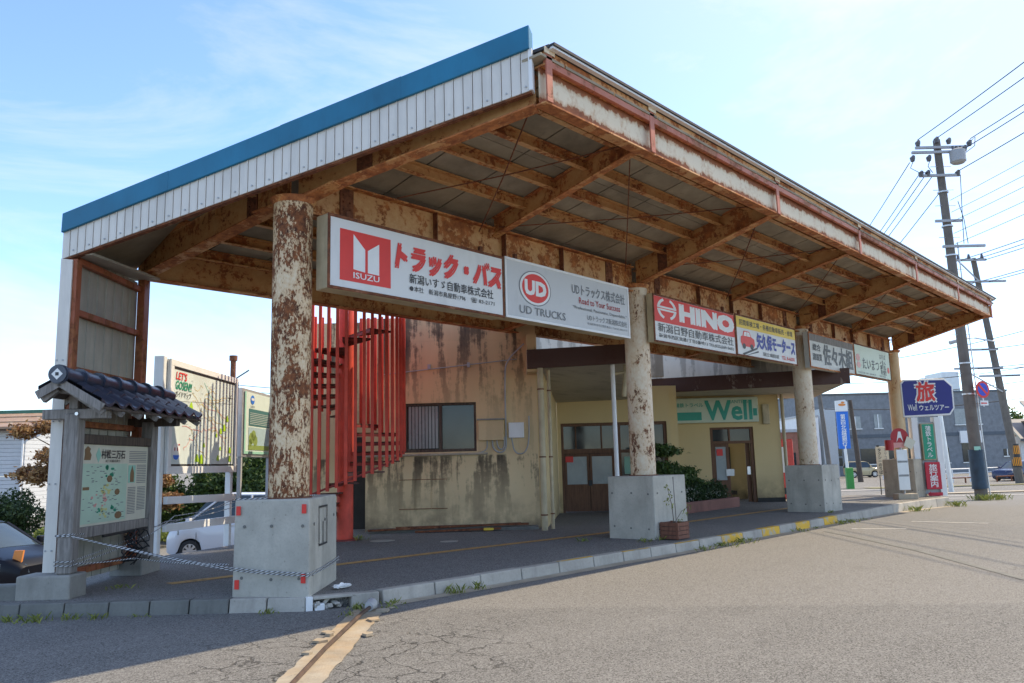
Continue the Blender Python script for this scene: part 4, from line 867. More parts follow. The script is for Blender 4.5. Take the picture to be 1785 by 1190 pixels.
# shop sign
ss = thing('shop_sign', g(6.0, BW - .08, 2.51), 'pale shop sign with large green lettering above the travel shop door', 'sign')
MB().box(g(4.77, BW - .16, 2.50), GR * 2.54, GF * .155, UP * .74).build('sign_body', 'face_mint', ss, bevel=.01)
SO = g(4.77, BW - .16, 2.50)
flat('green_band', rect(.04, .08, .84, .32), SO, GR, UP, 'i_teal', ss, .004); flat('green_block', rect(2.38, .18, 2.50, .40), SO, GR, UP, 'i_teal', ss, .004)
text('Well', SO, GR, UP, .96, .08, 1.38, .56, 'i_teal', ss, bold=.045); text('KANTETSU', SO, GR, UP, 1.66, .56, .68, .10, 'i_teal', ss, bold=.01); text('蒲鉄トラベル', SO, GR, UP, .06, .47, .84, .13, 'i_teal', ss, bold=.02)
# vending machine
vm = thing('vending_machine', g(8.75, 25.6, PT), 'red vending machine half hidden behind third column plinth', 'vending machine')
MB().box(g(8.22, 25.6, PT), GR * .58, GF * .7, UP * 1.85).build('cabinet', plain('vending_red', (.70, .05, .03), .35), vm, bevel=.02); MB().box(g(8.26, 25.585, .95), GR * .3, GF * .01, UP * .8).build('display_window', 'i_white', vm); MB().box(g(8.3, 25.58, .28), GR * .35, GF * .015, UP * .2).build('delivery_slot', 'black', vm)

# ================================================================ SPIRAL STAIR
SA, SB, SR = -3.14, 15.05, 1.07
st = thing('spiral_staircase', g(SA, SB, PT), 'red steel spiral staircase with vertical bars behind nearest column', 'staircase')
def sp(phi, r, z): return g(SA + r * math.cos(phi), SB + r * math.sin(phi), z)
MB().tube([g(SA, SB, PT - .05), g(SA, SB, 4.45)], .15, 24).build('centre_post', 'red', st, smooth=True)
MB().tube([g(SA, SB, PT - .04), g(SA, SB, PT + .02)], .25, 24).build('base_plate', 'red_dark', st, smooth=True)
ZS, PITCH, PH0 = .62, 2.45, math.radians(185)
NT = 23
for i in range(NT):
    ph = PH0 + i * 2 * math.pi / 13.5; z = ZS + PITCH * i / 13.5
    if z > 3.95: break
    d0 = .02; d1 = 2 * math.pi / 13.5 * 1.12
    tr = MB().hexa([sp(ph, .15, z), sp(ph, SR, z), sp(ph + d1, SR, z), sp(ph + d1, .15, z), sp(ph, .15, z + .025), sp(ph, SR, z + .025), sp(ph + d1, SR, z + .025), sp(ph + d1, .15, z + .025)]).build('tread', 'tread', st)
    MB().hexa([sp(ph, .15, z - .05), sp(ph, SR, z - .05), sp(ph + .02, SR, z - .05), sp(ph + .03, .15, z - .05), sp(ph, .15, z - .002), sp(ph, SR, z - .002), sp(ph + .02, SR, z - .002), sp(ph + .03, .15, z - .002)]).build('tread_lip', 'red_dark', tr)
NBAL = 44
for k in range(NBAL):      # flat bars run the full height from the lowest flight
    p2 = 2 * math.pi * (k + .5) / NBAL; rel = (p2 - PH0) % (2 * math.pi); zb = ZS + PITCH * rel / (2 * math.pi) - .12
    MB().tube([sp(p2, SR + .02, zb), sp(p2, SR + .02, 4.45)], .038, 4).build('baluster', 'red', st)
rail = [(PH0 + t * .1, ZS + PITCH * t * .1 / (2 * math.pi)) for t in range(0, 92)]
MB().tube([sp(p, SR + .01, z - .06) for p, z in rail if z < 1.9], .02, 8).build('stringer', 'red_dark', st, smooth=True)

# ================================================================ PLANTING BED beside the shop
bed = thing('planting_bed', (18.3, 10.35, PT), 'low terracotta block planting bed under the shop sign', 'planting bed')
MB().bar((16.6, 10.2, .26), (20.65, 10.34, .26), .16, .27).build('front_wall', 'brick_red', bed, bevel=.015); MB().bar((20.6, 10.42, .255), (19.6, 11.6, .255), .14, .25).build('side_wall', 'brick_red', bed, bevel=.015); MB().bar((16.66, 10.29, .255), (17.1, 11.5, .255), .14, .25).build('side_wall', 'brick_red', bed, bevel=.015)
MB().prism([(16.7, 10.28, .2), (20.5, 10.42, .2), (19.5, 11.6, .2), (17.1, 11.6, .2)], UP * .10).build('soil', 'dark', bed)
cr = thing('planter_crate', (12.02, 7.20, PT), 'small slatted wooden crate planter against second plinth by the kerb', 'planter', None)
c0 = Vector((11.84, 7.02, PT)); 
for k in range(4):
    for (p, u_, n_) in ((c0, XA, -YA), (c0 + YA * .32, XA, YA), (c0, YA, -XA), (c0 + XA * .36, YA, XA)):
        ln = .36 if abs(u_.x) > .5 else .32
        MB().box(p + UP * (.01 + .068 * k), u_ * ln, n_ * .014, UP * .058).build('slat', 'crate', cr)
for dx in (0, .33):
    for dy in (0, .29): MB().box(c0 + Vector((dx, dy, 0)), XA * .03, YA * .03, UP * .28).build('corner_post', 'crate', cr)
MB().box(c0 + Vector((.02, .02, .03)), XA * .32, YA * .28, UP * .2).build('soil', 'dark', cr)
MB().tube([c0 + Vector((.22, .14, .2)), c0 + Vector((.20, .15, 1.02))], .008, 6).build('stake', 'wood_grey', cr)

# ================================================================ LOW WALL AND BLOCKS, WOODEN NOTICE BOARD
lw = thing('low_wall', g(-6.6, 8.95, 0), 'low mossy concrete wall at the left edge of the pavement', 'wall')
MB().hexa([g(-8.2, 8.75, -.9), g(-5.34, 8.86, -.1), g(-5.34, 9.02, -.1), g(-8.2, 8.92, -.9), g(-8.2, 8.75, .27), g(-5.34, 8.86, .30), g(-5.34, 9.02, .30), g(-8.2, 8.92, .27)]).build('wall_body', 'kerb_dark', lw, bevel=.015)
for i, (a0, a1, b0_, b1_, zt) in enumerate(((-5.36, -4.78, 8.84, 9.20, .385), (-5.30, -4.87, 10.73, 11.28, .345))):
    tag(MB().box(g(a0, b0_, PT - .02), GR * (a1 - a0), GF * (b1_ - b0_), UP * (zt - PT + .02)).build('footing_block', 'concrete_old', bevel=.02, seg=2), ('concrete footing block under the nearer notice board post', 'concrete footing block under the farther notice board post')[i], 'concrete block', 'footing blocks of the notice board')
nb = thing('notice_board', g(-4.9, 10, .38), 'weathered wooden notice board with small tiled roof beside the pavement edge', 'notice board')
PA = -4.90
for b_q, z0 in ((8.99, .387), (10.86, .347)):
    MB().box(g(PA - .08, b_q - .08, z0), GR * .16, GF * .16, UP * (2.12 - z0)).build('post', 'wood_grey', nb, bevel=.012)
    MB().box(g(PA - .34, b_q - .06, 2.06), GR * .72, GF * .12, UP * .11).build('cross_arm', 'wood_grey' if b_q < 10 else 'wood_dark', nb, bevel=.008)
    MB().box(g(PA - .05, b_q - .05, 2.172), GR * .10, GF * .10, UP * .18).build('strut', 'wood_grey', nb, bevel=.006)
for z0, z1, mt in ((1.79, 1.90, 'wood_dark'), (.74, .86, 'wood_grey')):
    MB().box(g(PA - .04, 9.072, z0), GR * .10, GF * 1.706, UP * (z1 - z0)).build('board_rail', mt, nb, bevel=.006)
MB().box(g(PA - .01, 9.072, .862), GR * .03, GF * 1.706, UP * .926).build('map_panel', 'face_cream', nb)
MB().box(g(PA - .06, 8.75, 2.33), GR * .12, GF * 2.6, UP * .10).build('ridge_beam', 'wood_grey', nb, bevel=.006)
for s_, e_ in ((1, .46), (-1, .22)):     # boarding and rafters
    zr, ze = 2.43, 2.43 - e_ * .62
    MB().hexa([g(PA, 8.66, zr), g(PA + s_ * e_, 8.66, ze), g(PA + s_ * e_, 11.44, ze), g(PA, 11.44, zr), g(PA, 8.66, zr + .025), g(PA + s_ * e_, 8.66, ze + .025), g(PA + s_ * e_, 11.44, ze + .025), g(PA, 11.44, zr + .025)]).build('roof_boarding', 'wood_dark', nb)
    for k in range(7):
        b_q = 8.72 + k * .44; MB().bar(g(PA + s_ * .05, b_q, zr - .055), g(PA + s_ * (e_ - .01), b_q, ze - .04), .06, .06).build('rafter', 'wood_grey', nb)
    MB().bar(g(PA, 8.645, zr + .01), g(PA + s_ * (e_ + .02), 8.645, ze + .01), .02, .09).build('barge_board', 'wood_grey', nb)
    # pantiles: one curved tile per course
    ncol = 9; wt = (11.46 - 8.64) / ncol
    for c_ in range(ncol):
        for r_ in range(2 if s_ > 0 else 1):
            b_a = 8.64 + c_ * wt; t0_, t1_ = (.02 + r_ * .47, .02 + r_ * .47 + .52) if s_ > 0 else (.05, 1.04)
            b = MB(); nseg = 8; prof = []
            for k in range(nseg + 1):
                x = k / nseg; prof.append((b_a + x * wt * 1.04, .055 * (math.cos(x * 2 * math.pi) * .5 + .5) ** 1.3))
            k0 = len(b.v)
            for tt in (t0_, t1_):
                aa = PA + s_ * e_ * tt; zz = zr + (ze - zr) * tt + .04 + (.022 if tt == t1_ else 0) + (.0 if r_ == 0 else .0)
                for bq, dz in prof: b.v.append(g(aa, bq, zz + dz))
            for bq, dz in prof: b.v.append(g(PA + s_ * e_ * t1_, bq, zr + (ze - zr) * t1_ + .03 + dz))
            n1 = nseg + 1
            for k in range(nseg):
                b.f.append((k, k + 1, n1 + k + 1, n1 + k)); b.f.append((n1 + k, n1 + k + 1, 2 * n1 + k + 1, 2 * n1 + k))
            b.build('roof_tile', 'tile', nb, smooth=True)
for k in range(7):     # ridge tiles, overlapping barrels
    b_q = 8.62 + k * .403
    MB().tube([g(PA, b_q, 2.525), g(PA, b_q + .42, 2.515)], [.098, .082], 16).build('ridge_tile', 'tile', nb, smooth=True)
    MB().tube([g(PA, b_q - .012, 2.525), g(PA, b_q + .03, 2.525)], .108, 16).build('ridge_collar', 'tile', nb, smooth=True)
ED = MB().tube([g(PA, 8.585, 2.525), g(PA, 8.61, 2.525)], .098, 24).build('end_tile', 'tile', nb, smooth=True)
flats('crest', [[(-.062, 0), (0, -.062), (.062, 0), (0, .062)]], g(PA, 8.584, 2.525), GR, UP, 'i_white', ED, .001); flats('crest_centre', [rect(-.018, -.018, .018, .018)], g(PA, 8.584, 2.525), GR, UP, 'i_black', ED, .004)
MB().tube([g(PA + .06, 8.91, 2.115), g(PA + .06, 8.90, 2.115)], .02, 8).build('bolt_head', 'chrome', nb)
# printed map on the notice panel (faces the pavement)
NO = g(PA + .021, 9.08, .868); NU = GF; NW, NH = 1.69, .914     # width, height
flats('map_ground', [rect(.02, .02, 1.14, .70)], NO, NU, UP, 'i_mintpale' if 'i_mintpale' in M else ink('i_mintpale', (.45, .60, .46)), nb, .001)
text('村松三万石', NO, NU, UP, .48, .76, .58, .105, 'i_black', nb, bold=.03); text('城下町観光案内', NO, NU, UP, .58, .715, .36, .035, 'i_black', nb)
flats('green_lozenge', [[(.36, .80), (.42, .71), (.48, .80), (.42, .89)]], NO, NU, UP, 'i_mint', nb, .002)
flats('brown_figure', [[(.10, .74), (.24, .74), (.26, .80), (.22, .84), (.24, .87), (.17, .90), (.11, .86), (.12, .80)]], NO, NU, UP, 'i_brown', nb, .002)
def blobs(n, x0, x1, y0, y1, r0, r1):
    return [ell(random.uniform(x0, x1), random.uniform(y0, y1), random.uniform(r0, r1) * 1.6, random.uniform(r0, r1), 9) for _ in range(n)]
flats('map_woods', blobs(9, .55, .78, .55, .68, .012, .03) + blobs(5, .75, .95, .10, .22, .012, .025) + blobs(4, .45, .58, .14, .2, .01, .02), NO, NU, UP, 'i_green', nb, .003)
flats('map_fields', blobs(10, .5, .75, .36, .46, .01, .025) + blobs(8, .5, .7, .08, .2, .01, .02), NO, NU, UP, ink('i_straw', (.62, .58, .22)), nb, .003)
flats('map_town', blobs(14, .3, .65, .2, .36, .008, .02), NO, NU, UP, 'i_pink', nb, .003)
flats('map_pictures', [ell(.70, .52, .07, .045, 6), ell(.90, .36, .065, .04, 8), ell(.95, .08, .09, .045, 9), rect(.10, .40, .24, .435)], NO, NU, UP, 'i_brown', nb, .004)
ribbons('map_labels', [[(x, y), (x + random.uniform(.02, .07), y)] for x, y in [(random.uniform(.08, 1.05), random.uniform(.05, .68)) for _ in range(70)]], .008, NO, NU, UP, 'i_grey', nb, .005)
flats('photo_stone', [rect(1.17, .46, 1.36, .68)], NO, NU, UP, 'i_mint', nb, .002); flats('photo_stone_shape', [[(1.22, .47), (1.32, .47), (1.32, .58), (1.27, .675), (1.22, .58)]], NO, NU, UP, 'i_brown', nb, .004)
ribbons('printed_paragraphs', [[(1.18, y), (1.65, y)] for y in np.arange(.72, .86, .022)] + [[(1.40, y), (1.65, y)] for y in np.arange(.46, .69, .022)] + [[(1.18, y), (1.38, y)] for y in np.arange(.08, .42, .02)] + [[(1.43, y), (1.65, y)] for y in np.arange(.12, .42, .02)], .009, NO, NU, UP, 'i_grey', nb, .003)

# ================================================================ TOWN MAP BOARD and green board
tb = thing('town_map_board', g(-5.22, 13.6, PT), 'large white framed town guide map board behind the notice board', 'map board')
for b_q in (11.98, 15.1):
    MB().box(g(-5.36, b_q - .06, -.2 if b_q > 13 else PT - .01), GR * (.15 if b_q < 13 else .1), GF * .12, UP * (3.18 + (.2 if b_q > 13 else -.13))).build('post', 'white', tb, bevel=.008)
MB().box(g(-5.30, 12.04, 1.42), GR * .12, GF * 3.0, UP * 1.73).build('cabinet', 'alu', tb, bevel=.01)
for (bq0, bq1, z0, z1) in ((12.04, 15.04, 1.42, 1.53), (12.04, 15.04, 3.05, 3.15), (12.04, 12.16, 1.531, 3.049), (14.92, 15.04, 1.531, 3.049)):
    MB().box(g(-5.179, bq0, z0), GR * .03, GF * (bq1 - bq0), UP * (z1 - z0)).build('frame_bar', 'white', tb, bevel=.004)
MB().box(g(-5.179, 12.162, 1.532), GR * .008, GF * 2.756, UP * 1.515).build('map_panel', 'face_map', tb)
TO = g(-5.170, 12.162, 1.532)
TW_, TH_ = 2.756, 1.515
ribbons('map_border', [[(.02, .02), (TW_ - .02, .02), (TW_ - .02, TH_ - .02), (.02, TH_ - .02), (.02, .02)]], .03, TO, GF, UP, 'i_black', tb, .001)
text("LET'S", TO, GF, UP, .10, 1.33, .42, .12, 'i_red', tb, bold=.03, shear=.2); text('GOSEN!!', TO, GF, UP, .10, 1.18, .62, .13, 'i_green', tb, bold=.03, shear=.2); text('ガイドマップ', TO, GF, UP, .10, 1.06, .60, .09, 'i_black', tb, bold=.02)
def wander(x, y, n, dx, dy, j):
    L_ = [(x, y)]
    for _ in range(n): x += dx + random.uniform(-j, j); y += dy + random.uniform(-j, j); L_.append((min(TW_ - .1, max(.08, x)), min(TH_ - .08, max(.08, y))))
    return L_
ribbons('map_roads_yellow', [wander(random.uniform(.7, 1.6), random.uniform(.6, 1.4), 9, random.uniform(.02, .1), random.uniform(-.06, .03), .06) for _ in range(13)], .009, TO, GF, UP, 'i_tan', tb, .002)
ribbons('map_roads_red', [wander(.4, .62, 12, .13, .01, .05), wander(1.6, .75, 8, .1, -.07, .03), wander(.5, .25, 10, .05, .03, .08), wander(1.2, 1.05, 9, .13, -.03, .04), wander(1.3, .9, 7, .03, -.1, .03)], .010, TO, GF, UP, 'i_pink', tb, .003)
ribbons('map_roads_grey', [wander(.7, .5, 9, .02, .05, .07), wander(.8, .35, 8, .02, -.03, .08), wander(1.9, 1.1, 8, .05, .02, .05), wander(2.1, .2, 5, .08, .09, .02), [(.3, 1.0), (2.6, 1.12)]], .005, TO, GF, UP, 'i_grey', tb, .0035)
ribbons('map_river', [wander(1.25, 1.38, 10, .105, -.075, .02)], .012, TO, GF, UP, 'i_mint', tb, .004)
def hump(x, y, s): return [(x - s, y - s * .6), (x + s, y - s * .6), (x + s * .9, y), (x + s * .4, y + s * .8), (x, y + s), (x - s * .45, y + s * .7), (x - s * .9, y)]
flats('map_hills', [hump(*q) for q in ((2.35, .83, .07), (2.22, .66, .08), (2.05, .60, .065), (1.85, .52, .045), (.58, 1.0 - .14, .07), (.72, .95, .07), (.42, .80, .06), (1.2, .10, .1), (1.3, .34, .05), (1.95, .13, .06), (2.05, .30, .045), (2.53, .27, .07), (2.53, .12, .07), (1.02, .12, .08))], TO, GF, UP, 'i_lime', tb, .005)
flats('map_symbol', [ell(.20, .22, .15, .13, 20)], TO, GF, UP, 'i_white', tb, .003)
flats('map_symbol_blue', [ell(.20, .17, .11, .07, 16, math.pi, 2 * math.pi)], TO, GF, UP, 'i_sky', tb, .006)
flats('map_symbol_marks', [ell(.15, .26, .02, .03, 8), ell(.25, .26, .02, .03, 8), ell(.30, .33, .03, .015, 8)], TO, GF, UP, 'i_dred', tb, .006)
ribbons('compass', [[(2.48, 1.10), (2.48, 1.34)], [(2.36, 1.22), (2.60, 1.22)], [(2.42, 1.16), (2.54, 1.28)]], .012, TO, GF, UP, 'i_black', tb, .004)
ribbons('map_labels', [[(x, y), (x + random.uniform(.03, .1), y)] for x, y in [(random.uniform(.4, 2.55), random.uniform(.1, 1.4)) for _ in range(80)]], .007, TO, GF, UP, 'i_pale2' if 'i_pale2' in M else ink('i_pale2', (.40, .42, .40)), tb, .006)
for z0, z1 in ((.98, .90), (.58, .50)):
    MB().hexa([g(-5.20, 12.05, z0), g(-5.14, 12.05, z0), g(-5.14, 15.03, z1), g(-5.20, 15.03, z1), g(-5.20, 12.05, z0 + .11), g(-5.14, 12.05, z0 + .11), g(-5.14, 15.03, z1 + .13), g(-5.20, 15.03, z1 + .13)]).build('cross_rail', 'white', tb, bevel=.004)
gb = thing('green_map_board', g(-5.2, 16.4, -.3), 'tall green and white information board half hidden behind nearest column', 'information board')
MB().box(g(-5.28, 15.36, 1.70), GR * .10, GF * 1.95, UP * 1.32).build('cabinet', 'alu', gb, bevel=.008)
MB().box(g(-5.17, 15.44, 1.76), GR * .008, GF * 1.8, UP * 1.2).build('panel', ink('i_palegreen', (.60, .70, .64)), gb)
for b_q in (15.42, 17.2): MB().box(g(-5.26, b_q - .04, -.6), GR * .07, GF * .08, UP * 2.32).build('post', 'grey_paint', gb)
GO = g(-5.16, 15.44, 1.76)
flats('green_rim', [rect(0, 0, 1.8, .05), rect(0, .05, .08, 1.2)], GO, GF, UP, 'i_mint', gb, .001)
flats('text_panel', [rect(.25, .55, 1.7, .88)], GO, GF, UP, 'i_teal2' if 'i_teal2' in M else ink('i_teal2', (.05, .16, .16)), gb, .002); ribbons('printed_paragraphs', [[(.32, y), (1.6, y)] for y in np.arange(.59, .82, .035)], .008, GO, GF, UP, 'i_pale', gb, .005)
flats('photo_sky', [rect(.25, .08, 1.7, .52)], GO, GF, UP, ink('i_photo', (.35, .48, .52)), gb, .002); flats('photo_tree', [ell(.42, .3, .16, .12, 9), ell(.55, .36, .15, .11, 8), ell(.66, .26, .14, .11, 9), ell(.36, .22, .1, .08, 7), rect(.25, .08, 1.7, .17)], GO, GF, UP, ink('i_olive', (.22, .30, .08)), gb, .004)
flats('round_logo', [ell(.45, 1.06, .12, .09, 20)], GO, GF, UP, 'i_sky', gb, .003); flats('logo_mark', [ell(.41, 1.07, .04, .03, 10), ell(.50, 1.07, .04, .03, 10)], GO, GF, UP, 'i_white', gb, .006); text('五泉市', GO, GF, UP, .32, .90, .26, .05, 'i_black', gb)

# ================================================================ ROPES
M['rope_black'] = plain('rope_black', (.05, .05, .055), .8); M['rope_white'] = plain('rope_white', (.62, .63, .64), .8)
def rope(path, label, r=.0058, sag=.02):
    root = thing('rope', Vector(path[0]), label, 'rope', 'black and white ropes round the notice board')
    P = [Vector(p) for p in path]; pts = []
    for a, b in zip(P[:-1], P[1:]):
        L_ = (b - a).length; n = max(3, int(L_ / .012))
        for i in range(n):
            t = i / n; pts.append(a.lerp(b, t) - UP * sag * L_ * .5 * math.sin(math.pi * t))
    pts.append(P[-1]); acc = 0.0
    for k, mt in enumerate(('rope_black', 'rope_white')):
        q = []; acc = 0
        for i, p in enumerate(pts):
            t = (pts[min(i + 1, len(pts) - 1)] - pts[max(0, i - 1)]).normalized(); s_ = t.cross(UP).normalized(); u = s_.cross(t)
            if i: acc += (p - pts[i - 1]).length
            th = acc / .055 * 2 * math.pi + k * math.pi; q.append(p + (s_ * math.cos(th) + u * math.sin(th)) * r * .55)
        MB().tube(q, r * .75, 5).build('strand', mt, root, smooth=True)
pw = lambda z, s=1: g(PA + .095 * s, 8.90, z)
rope([pw(.80, -1), pw(.81, .9), g(-5.10, 11.95, .70), g(-5.09, 14.9, .95)], 'upper rope from nearer notice board post up to the far map board post')
rope([pw(.79, -1), pw(.79, .9), g(-2.99, 8.64, .42), g(-2.16, 8.57, .35), g(-2.135, 9.92, .37)], 'rope from notice board post sloping down and wrapped round near plinth', .0062)
rope([pw(.52, -1), pw(.52, .9), g(-5.10, 11.93, .74), g(-5.09, 14.8, .80)], 'rope tied low on the notice board post rising to the map board')
rope([pw(.48, -1), pw(.475, .9), g(-4.79, 10.80, .66), g(-5.09, 12.2, .80), g(-5.09, 14.8, .88)], 'lowest rope on nearer post crossing the farther notice board post')
rope([g(PA + .1, 8.95, .49), g(-4.6, 9.9, .44), g(-3.05, 8.72, .47)], 'thick slack rope hanging level between notice board and near plinth', .007)
rope([pw(.78, .9), g(-4.3, 8.95, .66), g(-2.99, 8.63, .445), g(-2.16, 8.57, .375), g(-2.135, 9.92, .40)], 'second rope wrapped round near plinth just above the other')
rope([g(-5.09, 15.0, 1.0), g(-3.0, 8.75, 1.145), g(-2.4, 8.85, 1.155), g(-2.3, 9.4, 1.15)], 'rope lying over the top of the near plinth')
tg = thing('cable_tangle', g(-4.72, 10.2, PT), 'tangle of black cables hanging beside farther notice board post', 'cable')
for k in range(9):
    p = g(-4.80 + random.uniform(-.03, .05), 9.9 + random.uniform(0, .75), .74); q = []
    z = .74; ph = random.uniform(0, 6)
    for i in range(14):
        q.append(p + Vector((math.sin(ph + i * .7) * .05 * (1 + i * .05), math.cos(ph + i * .9) * .05, -.03 * i + .03 * math.sin(i * 1.3 + ph))))
    MB().tube(q, .008, 5).build('cable', 'black', tg, smooth=True)
MB().bar(g(-4.83, 9.6, .73), g(-4.83, 10.72, .74), .03, .03).build('hook_bar', 'black', tg)
# crumpled plastic bag by the near plinth
bag = MB(); bm = bmesh.new(); bmesh.ops.create_icosphere(bm, subdivisions=3, radius=1)
for v in bm.verts:
    n = random.uniform(.5, 1.2); v.co = Vector((v.co.x * .11 * n, v.co.y * .06 * n, max(-.01, v.co.z * .04 * n)))
me = bpy.data.meshes.new('plastic_bag'); bm.to_mesh(me); bm.free(); me.materials.append(M['i_white']); bo = bpy.data.objects.new('plastic_bag', me); col.objects.link(bo); bo.location = (5.52, 7.52, PT + .02); tag(bo, 'crumpled white plastic bag at the foot of the near plinth', 'bag')
for x, y, r_ in ((9.4, 11.6, .22), (9.9, 10.4, .16), (7.3, 10.6, .25)):
    struct(MB().disc((x, y, PT - .002), XA, YA, r_, 24, UP * .003).build('manhole_lid', 'concrete', pav)); 

# ================================================================ RIGHT SIDE: travel sign, bus stop, poles
ts = thing('travel_shop_sign', g(12.8, 25.3, PT), 'blue roadside sign with red character on white legs at pavement end', 'sign')
sb_ = [(12.13, 2.56), (13.60, 2.60), (13.75, 2.80), (13.76, 3.50), (13.52, 3.74), (12.25, 3.74), (12.13, 3.62)]
MB().prism([g(a, 25.1, z) for a, z in sb_], GF * .28).build('sign_box', 'white', ts, bevel=.012)
ins = [(12.17, 2.61), (13.57, 2.65), (13.70, 2.82), (13.71, 3.48), (13.50, 3.69), (12.27, 3.69), (12.17, 3.60)]
MB().prism([g(a, 25.094, z) for a, z in ins], GF * .005).build('face_panel', 'i_navy2' if 'i_navy2' in M else ink('i_navy2', (.018, .022, .20)), ts)
BO = g(12.13, 25.094, 2.56)
text('旅', BO, GR, UP, .44, .46, .62, .64, 'i_white', ts, bold=.11, off=.004); text('旅', BO, GR, UP, .47, .49, .56, .58, 'i_red', ts, bold=.05, off=.012)
text('Well', BO, GR, UP, .16, .20, .28, .19, 'i_white', ts, bold=.01); text('ウェルツアー', BO, GR, UP, .52, .20, .92, .17, 'i_white', ts, bold=.03)
for a_q in (12.46, 13.17): MB().box(g(a_q - .10, 25.12, PT - .01), GR * .20, GF * .22, UP * 2.42).build('leg', 'white', ts, bevel=.01)
MB().box(g(12.568, 25.2, .2), GR * .5, GF * .06, UP * 2.2).build('back_board', 'grey_paint', ts)
MB().box(g(12.63, 25.09, 1.235), GR * .40, GF * .10, UP * 1.12).build('green_sign', 'pipe', ts, bevel=.006)
MB().box(g(12.66, 25.084, 1.26), GR * .35, GF * .005, UP * 1.07).build('green_face', 'i_green', ts); text('蒲鉄トラベル', g(12.66, 25.084, 1.26), GR, UP, .09, .06, .17, .96, 'i_white', ts, bold=.02, vertical=True)
MB().box(g(12.64, 25.084, .345), GR * .46, GF * .03, UP * .82).build('red_sign', 'i_dred2' if 'i_dred2' in M else ink('i_dred2', (.52, .012, .035)), ts); text('旅行案内', g(12.64, 25.084, .345), GR, UP, .11, .06, .25, .70, 'i_white', ts, bold=.03, vertical=True)
flats('red_arrow', [rect(.02, -.20, .46, -.10), [(-.0, -.15), (.10, -.06), (.10, -.22)]], g(12.64, 25.084, .345), GR, UP, 'i_dred2', ts, .002)
bs = thing('bus_stop_post', g(11.35, 23.75, PT), 'old bus stop post with round red plate in front of last plinth', 'bus stop')
MB().box(g(11.05, 23.62, PT - .01), GR * .58, GF * .36, UP * .17).build('base_block', 'concrete_warm', bs, bevel=.015)
MB().tube([g(11.33, 23.82, .3), g(11.33, 23.82, 2.1)], .03, 10).build('post', 'grey_paint', bs, smooth=True)
MB().box(g(11.17, 23.76, .40), GR * .32, GF * .02, UP * 1.17).build('timetable_board', 'alu', bs, bevel=.004)
ribbons('timetable_bars', [[(.02, y), (.30, y)] for y in (.40, .43, .80, .83)], .02, g(11.17, 23.76, .40), GR, UP, 'i_black', bs, .002)
MB().disc(g(11.32, 23.79, 1.93), GR, UP, .26, 28, GF * .012).build('round_plate', 'i_dred', bs)
flats('plate_figure', [[(-.1, -.15), (-.03, .16), (.04, .16), (.10, -.15), (.03, -.02), (-.03, -.02)]], g(11.32, 23.79, 1.93), GR, UP, 'i_white', bs, .002)
flats('plate_name', [rect(-.24, -.2, .24, -.05)], g(11.2, 23.79, 1.82), GR, UP, 'i_pink', bs, .003)
MB().hexa([g(11.40, 23.74, 1.68), g(11.62, 23.74, 1.56), g(11.62, 23.76, 1.56), g(11.40, 23.76, 1.68), g(11.52, 23.74, 1.95), g(11.76, 23.74, 1.80), g(11.76, 23.76, 1.80), g(11.52, 23.76, 1.95)]).build('tilted_board', 'face_cream', bs)
MB().tube([g(11.0, 23.8, 1.55), g(11.0, 23.8, 1.85)], .12, 14).build('side_lamp', 'i_dred', bs)
tx = thing('taxi_rank_board', g(12.2, 27, .08), 'cream taxi rank board on thin black legs beyond last plinth', 'sign')
MB().box(g(12.02, 27.0, .75), GR * .42, GF * .03, UP * .95).build('board', 'face_cream', tx, bevel=.006)
text('タクシーのりば', g(12.02, 27.0, .75), GR, UP, .06, .05, .11, .84, 'i_black', tx, bold=.02, vertical=True); text('ミヤコタクシー', g(12.02, 27.0, .75), GR, UP, .26, .05, .09, .84, 'i_grey', tx, vertical=True)
for a_q in (12.1, 12.36):
    p = g(a_q, 27.05); MB().tube([g(a_q, 27.05, ground_h(p.x, p.y)), g(a_q, 27.05, .76)], .016, 6).build('leg', 'black', tx)
for a_q in (12.06, 12.36): MB().box(g(a_q, 26.99, 1.69), GR * .07, GF * .05, UP * .05).build('clip', 'black', tx)

def pole(name, a, b, z1, r0, r1, label, cat='utility pole', mat='concrete', grp='utility poles', lean=0.0):
    p = g(a, b); z0 = ground_h(p.x, p.y); t = thing(name, (p.x, p.y, z0), label, cat, grp)
    MB().tube([g(a, b, z0 - .2), g(a + lean * .5, b, (z0 + z1) / 2), g(a + lean, b, z1)], [r0, (r0 + r1) / 2, r1], 18).build('shaft', mat, t, smooth=True); return t, z0
M['pole'] = mk_concrete('pole_concrete', (.17, .15, .13), .7)
M['insul'] = plain('insulator', (.10, .10, .11), .35)
PB = 28.5
up1, z0 = pole('utility_pole', 16.22, PB, 12.95, .21, .125, 'tall concrete utility pole with transformer and dark blue wrap', mat='pole', lean=-.22)
def aw(z): return 16.22 - .22 * (z - z0) / (12.95 - z0)
MB().tube([g(16.21, PB, z0 + .40), g(16.2, PB, z0 + .55), g(aw(1.5), PB, 1.52)], [.27, .25, .245], 18).build('blue_wrap', plain('wrap_blue', (.018, .045, .075), .55, .3, 4), up1, smooth=True)
MB().box(g(aw(1.6) - .16, PB - .24, 1.50), GR * .2, GF * .05, UP * .13).build('green_tag', 'i_mint', up1)
for a0, a1, z in ((15.10, 16.95, 12.60), (14.95, 16.80, 12.42), (15.16, 16.62, 11.52), (15.55, 16.50, 9.79), (15.72, 17.25, 8.83)):
    MB().bar(g(a0, PB - .17, z), g(a1, PB - .17, z), .09, .09).build('cross_arm', 'grey_paint', up1)
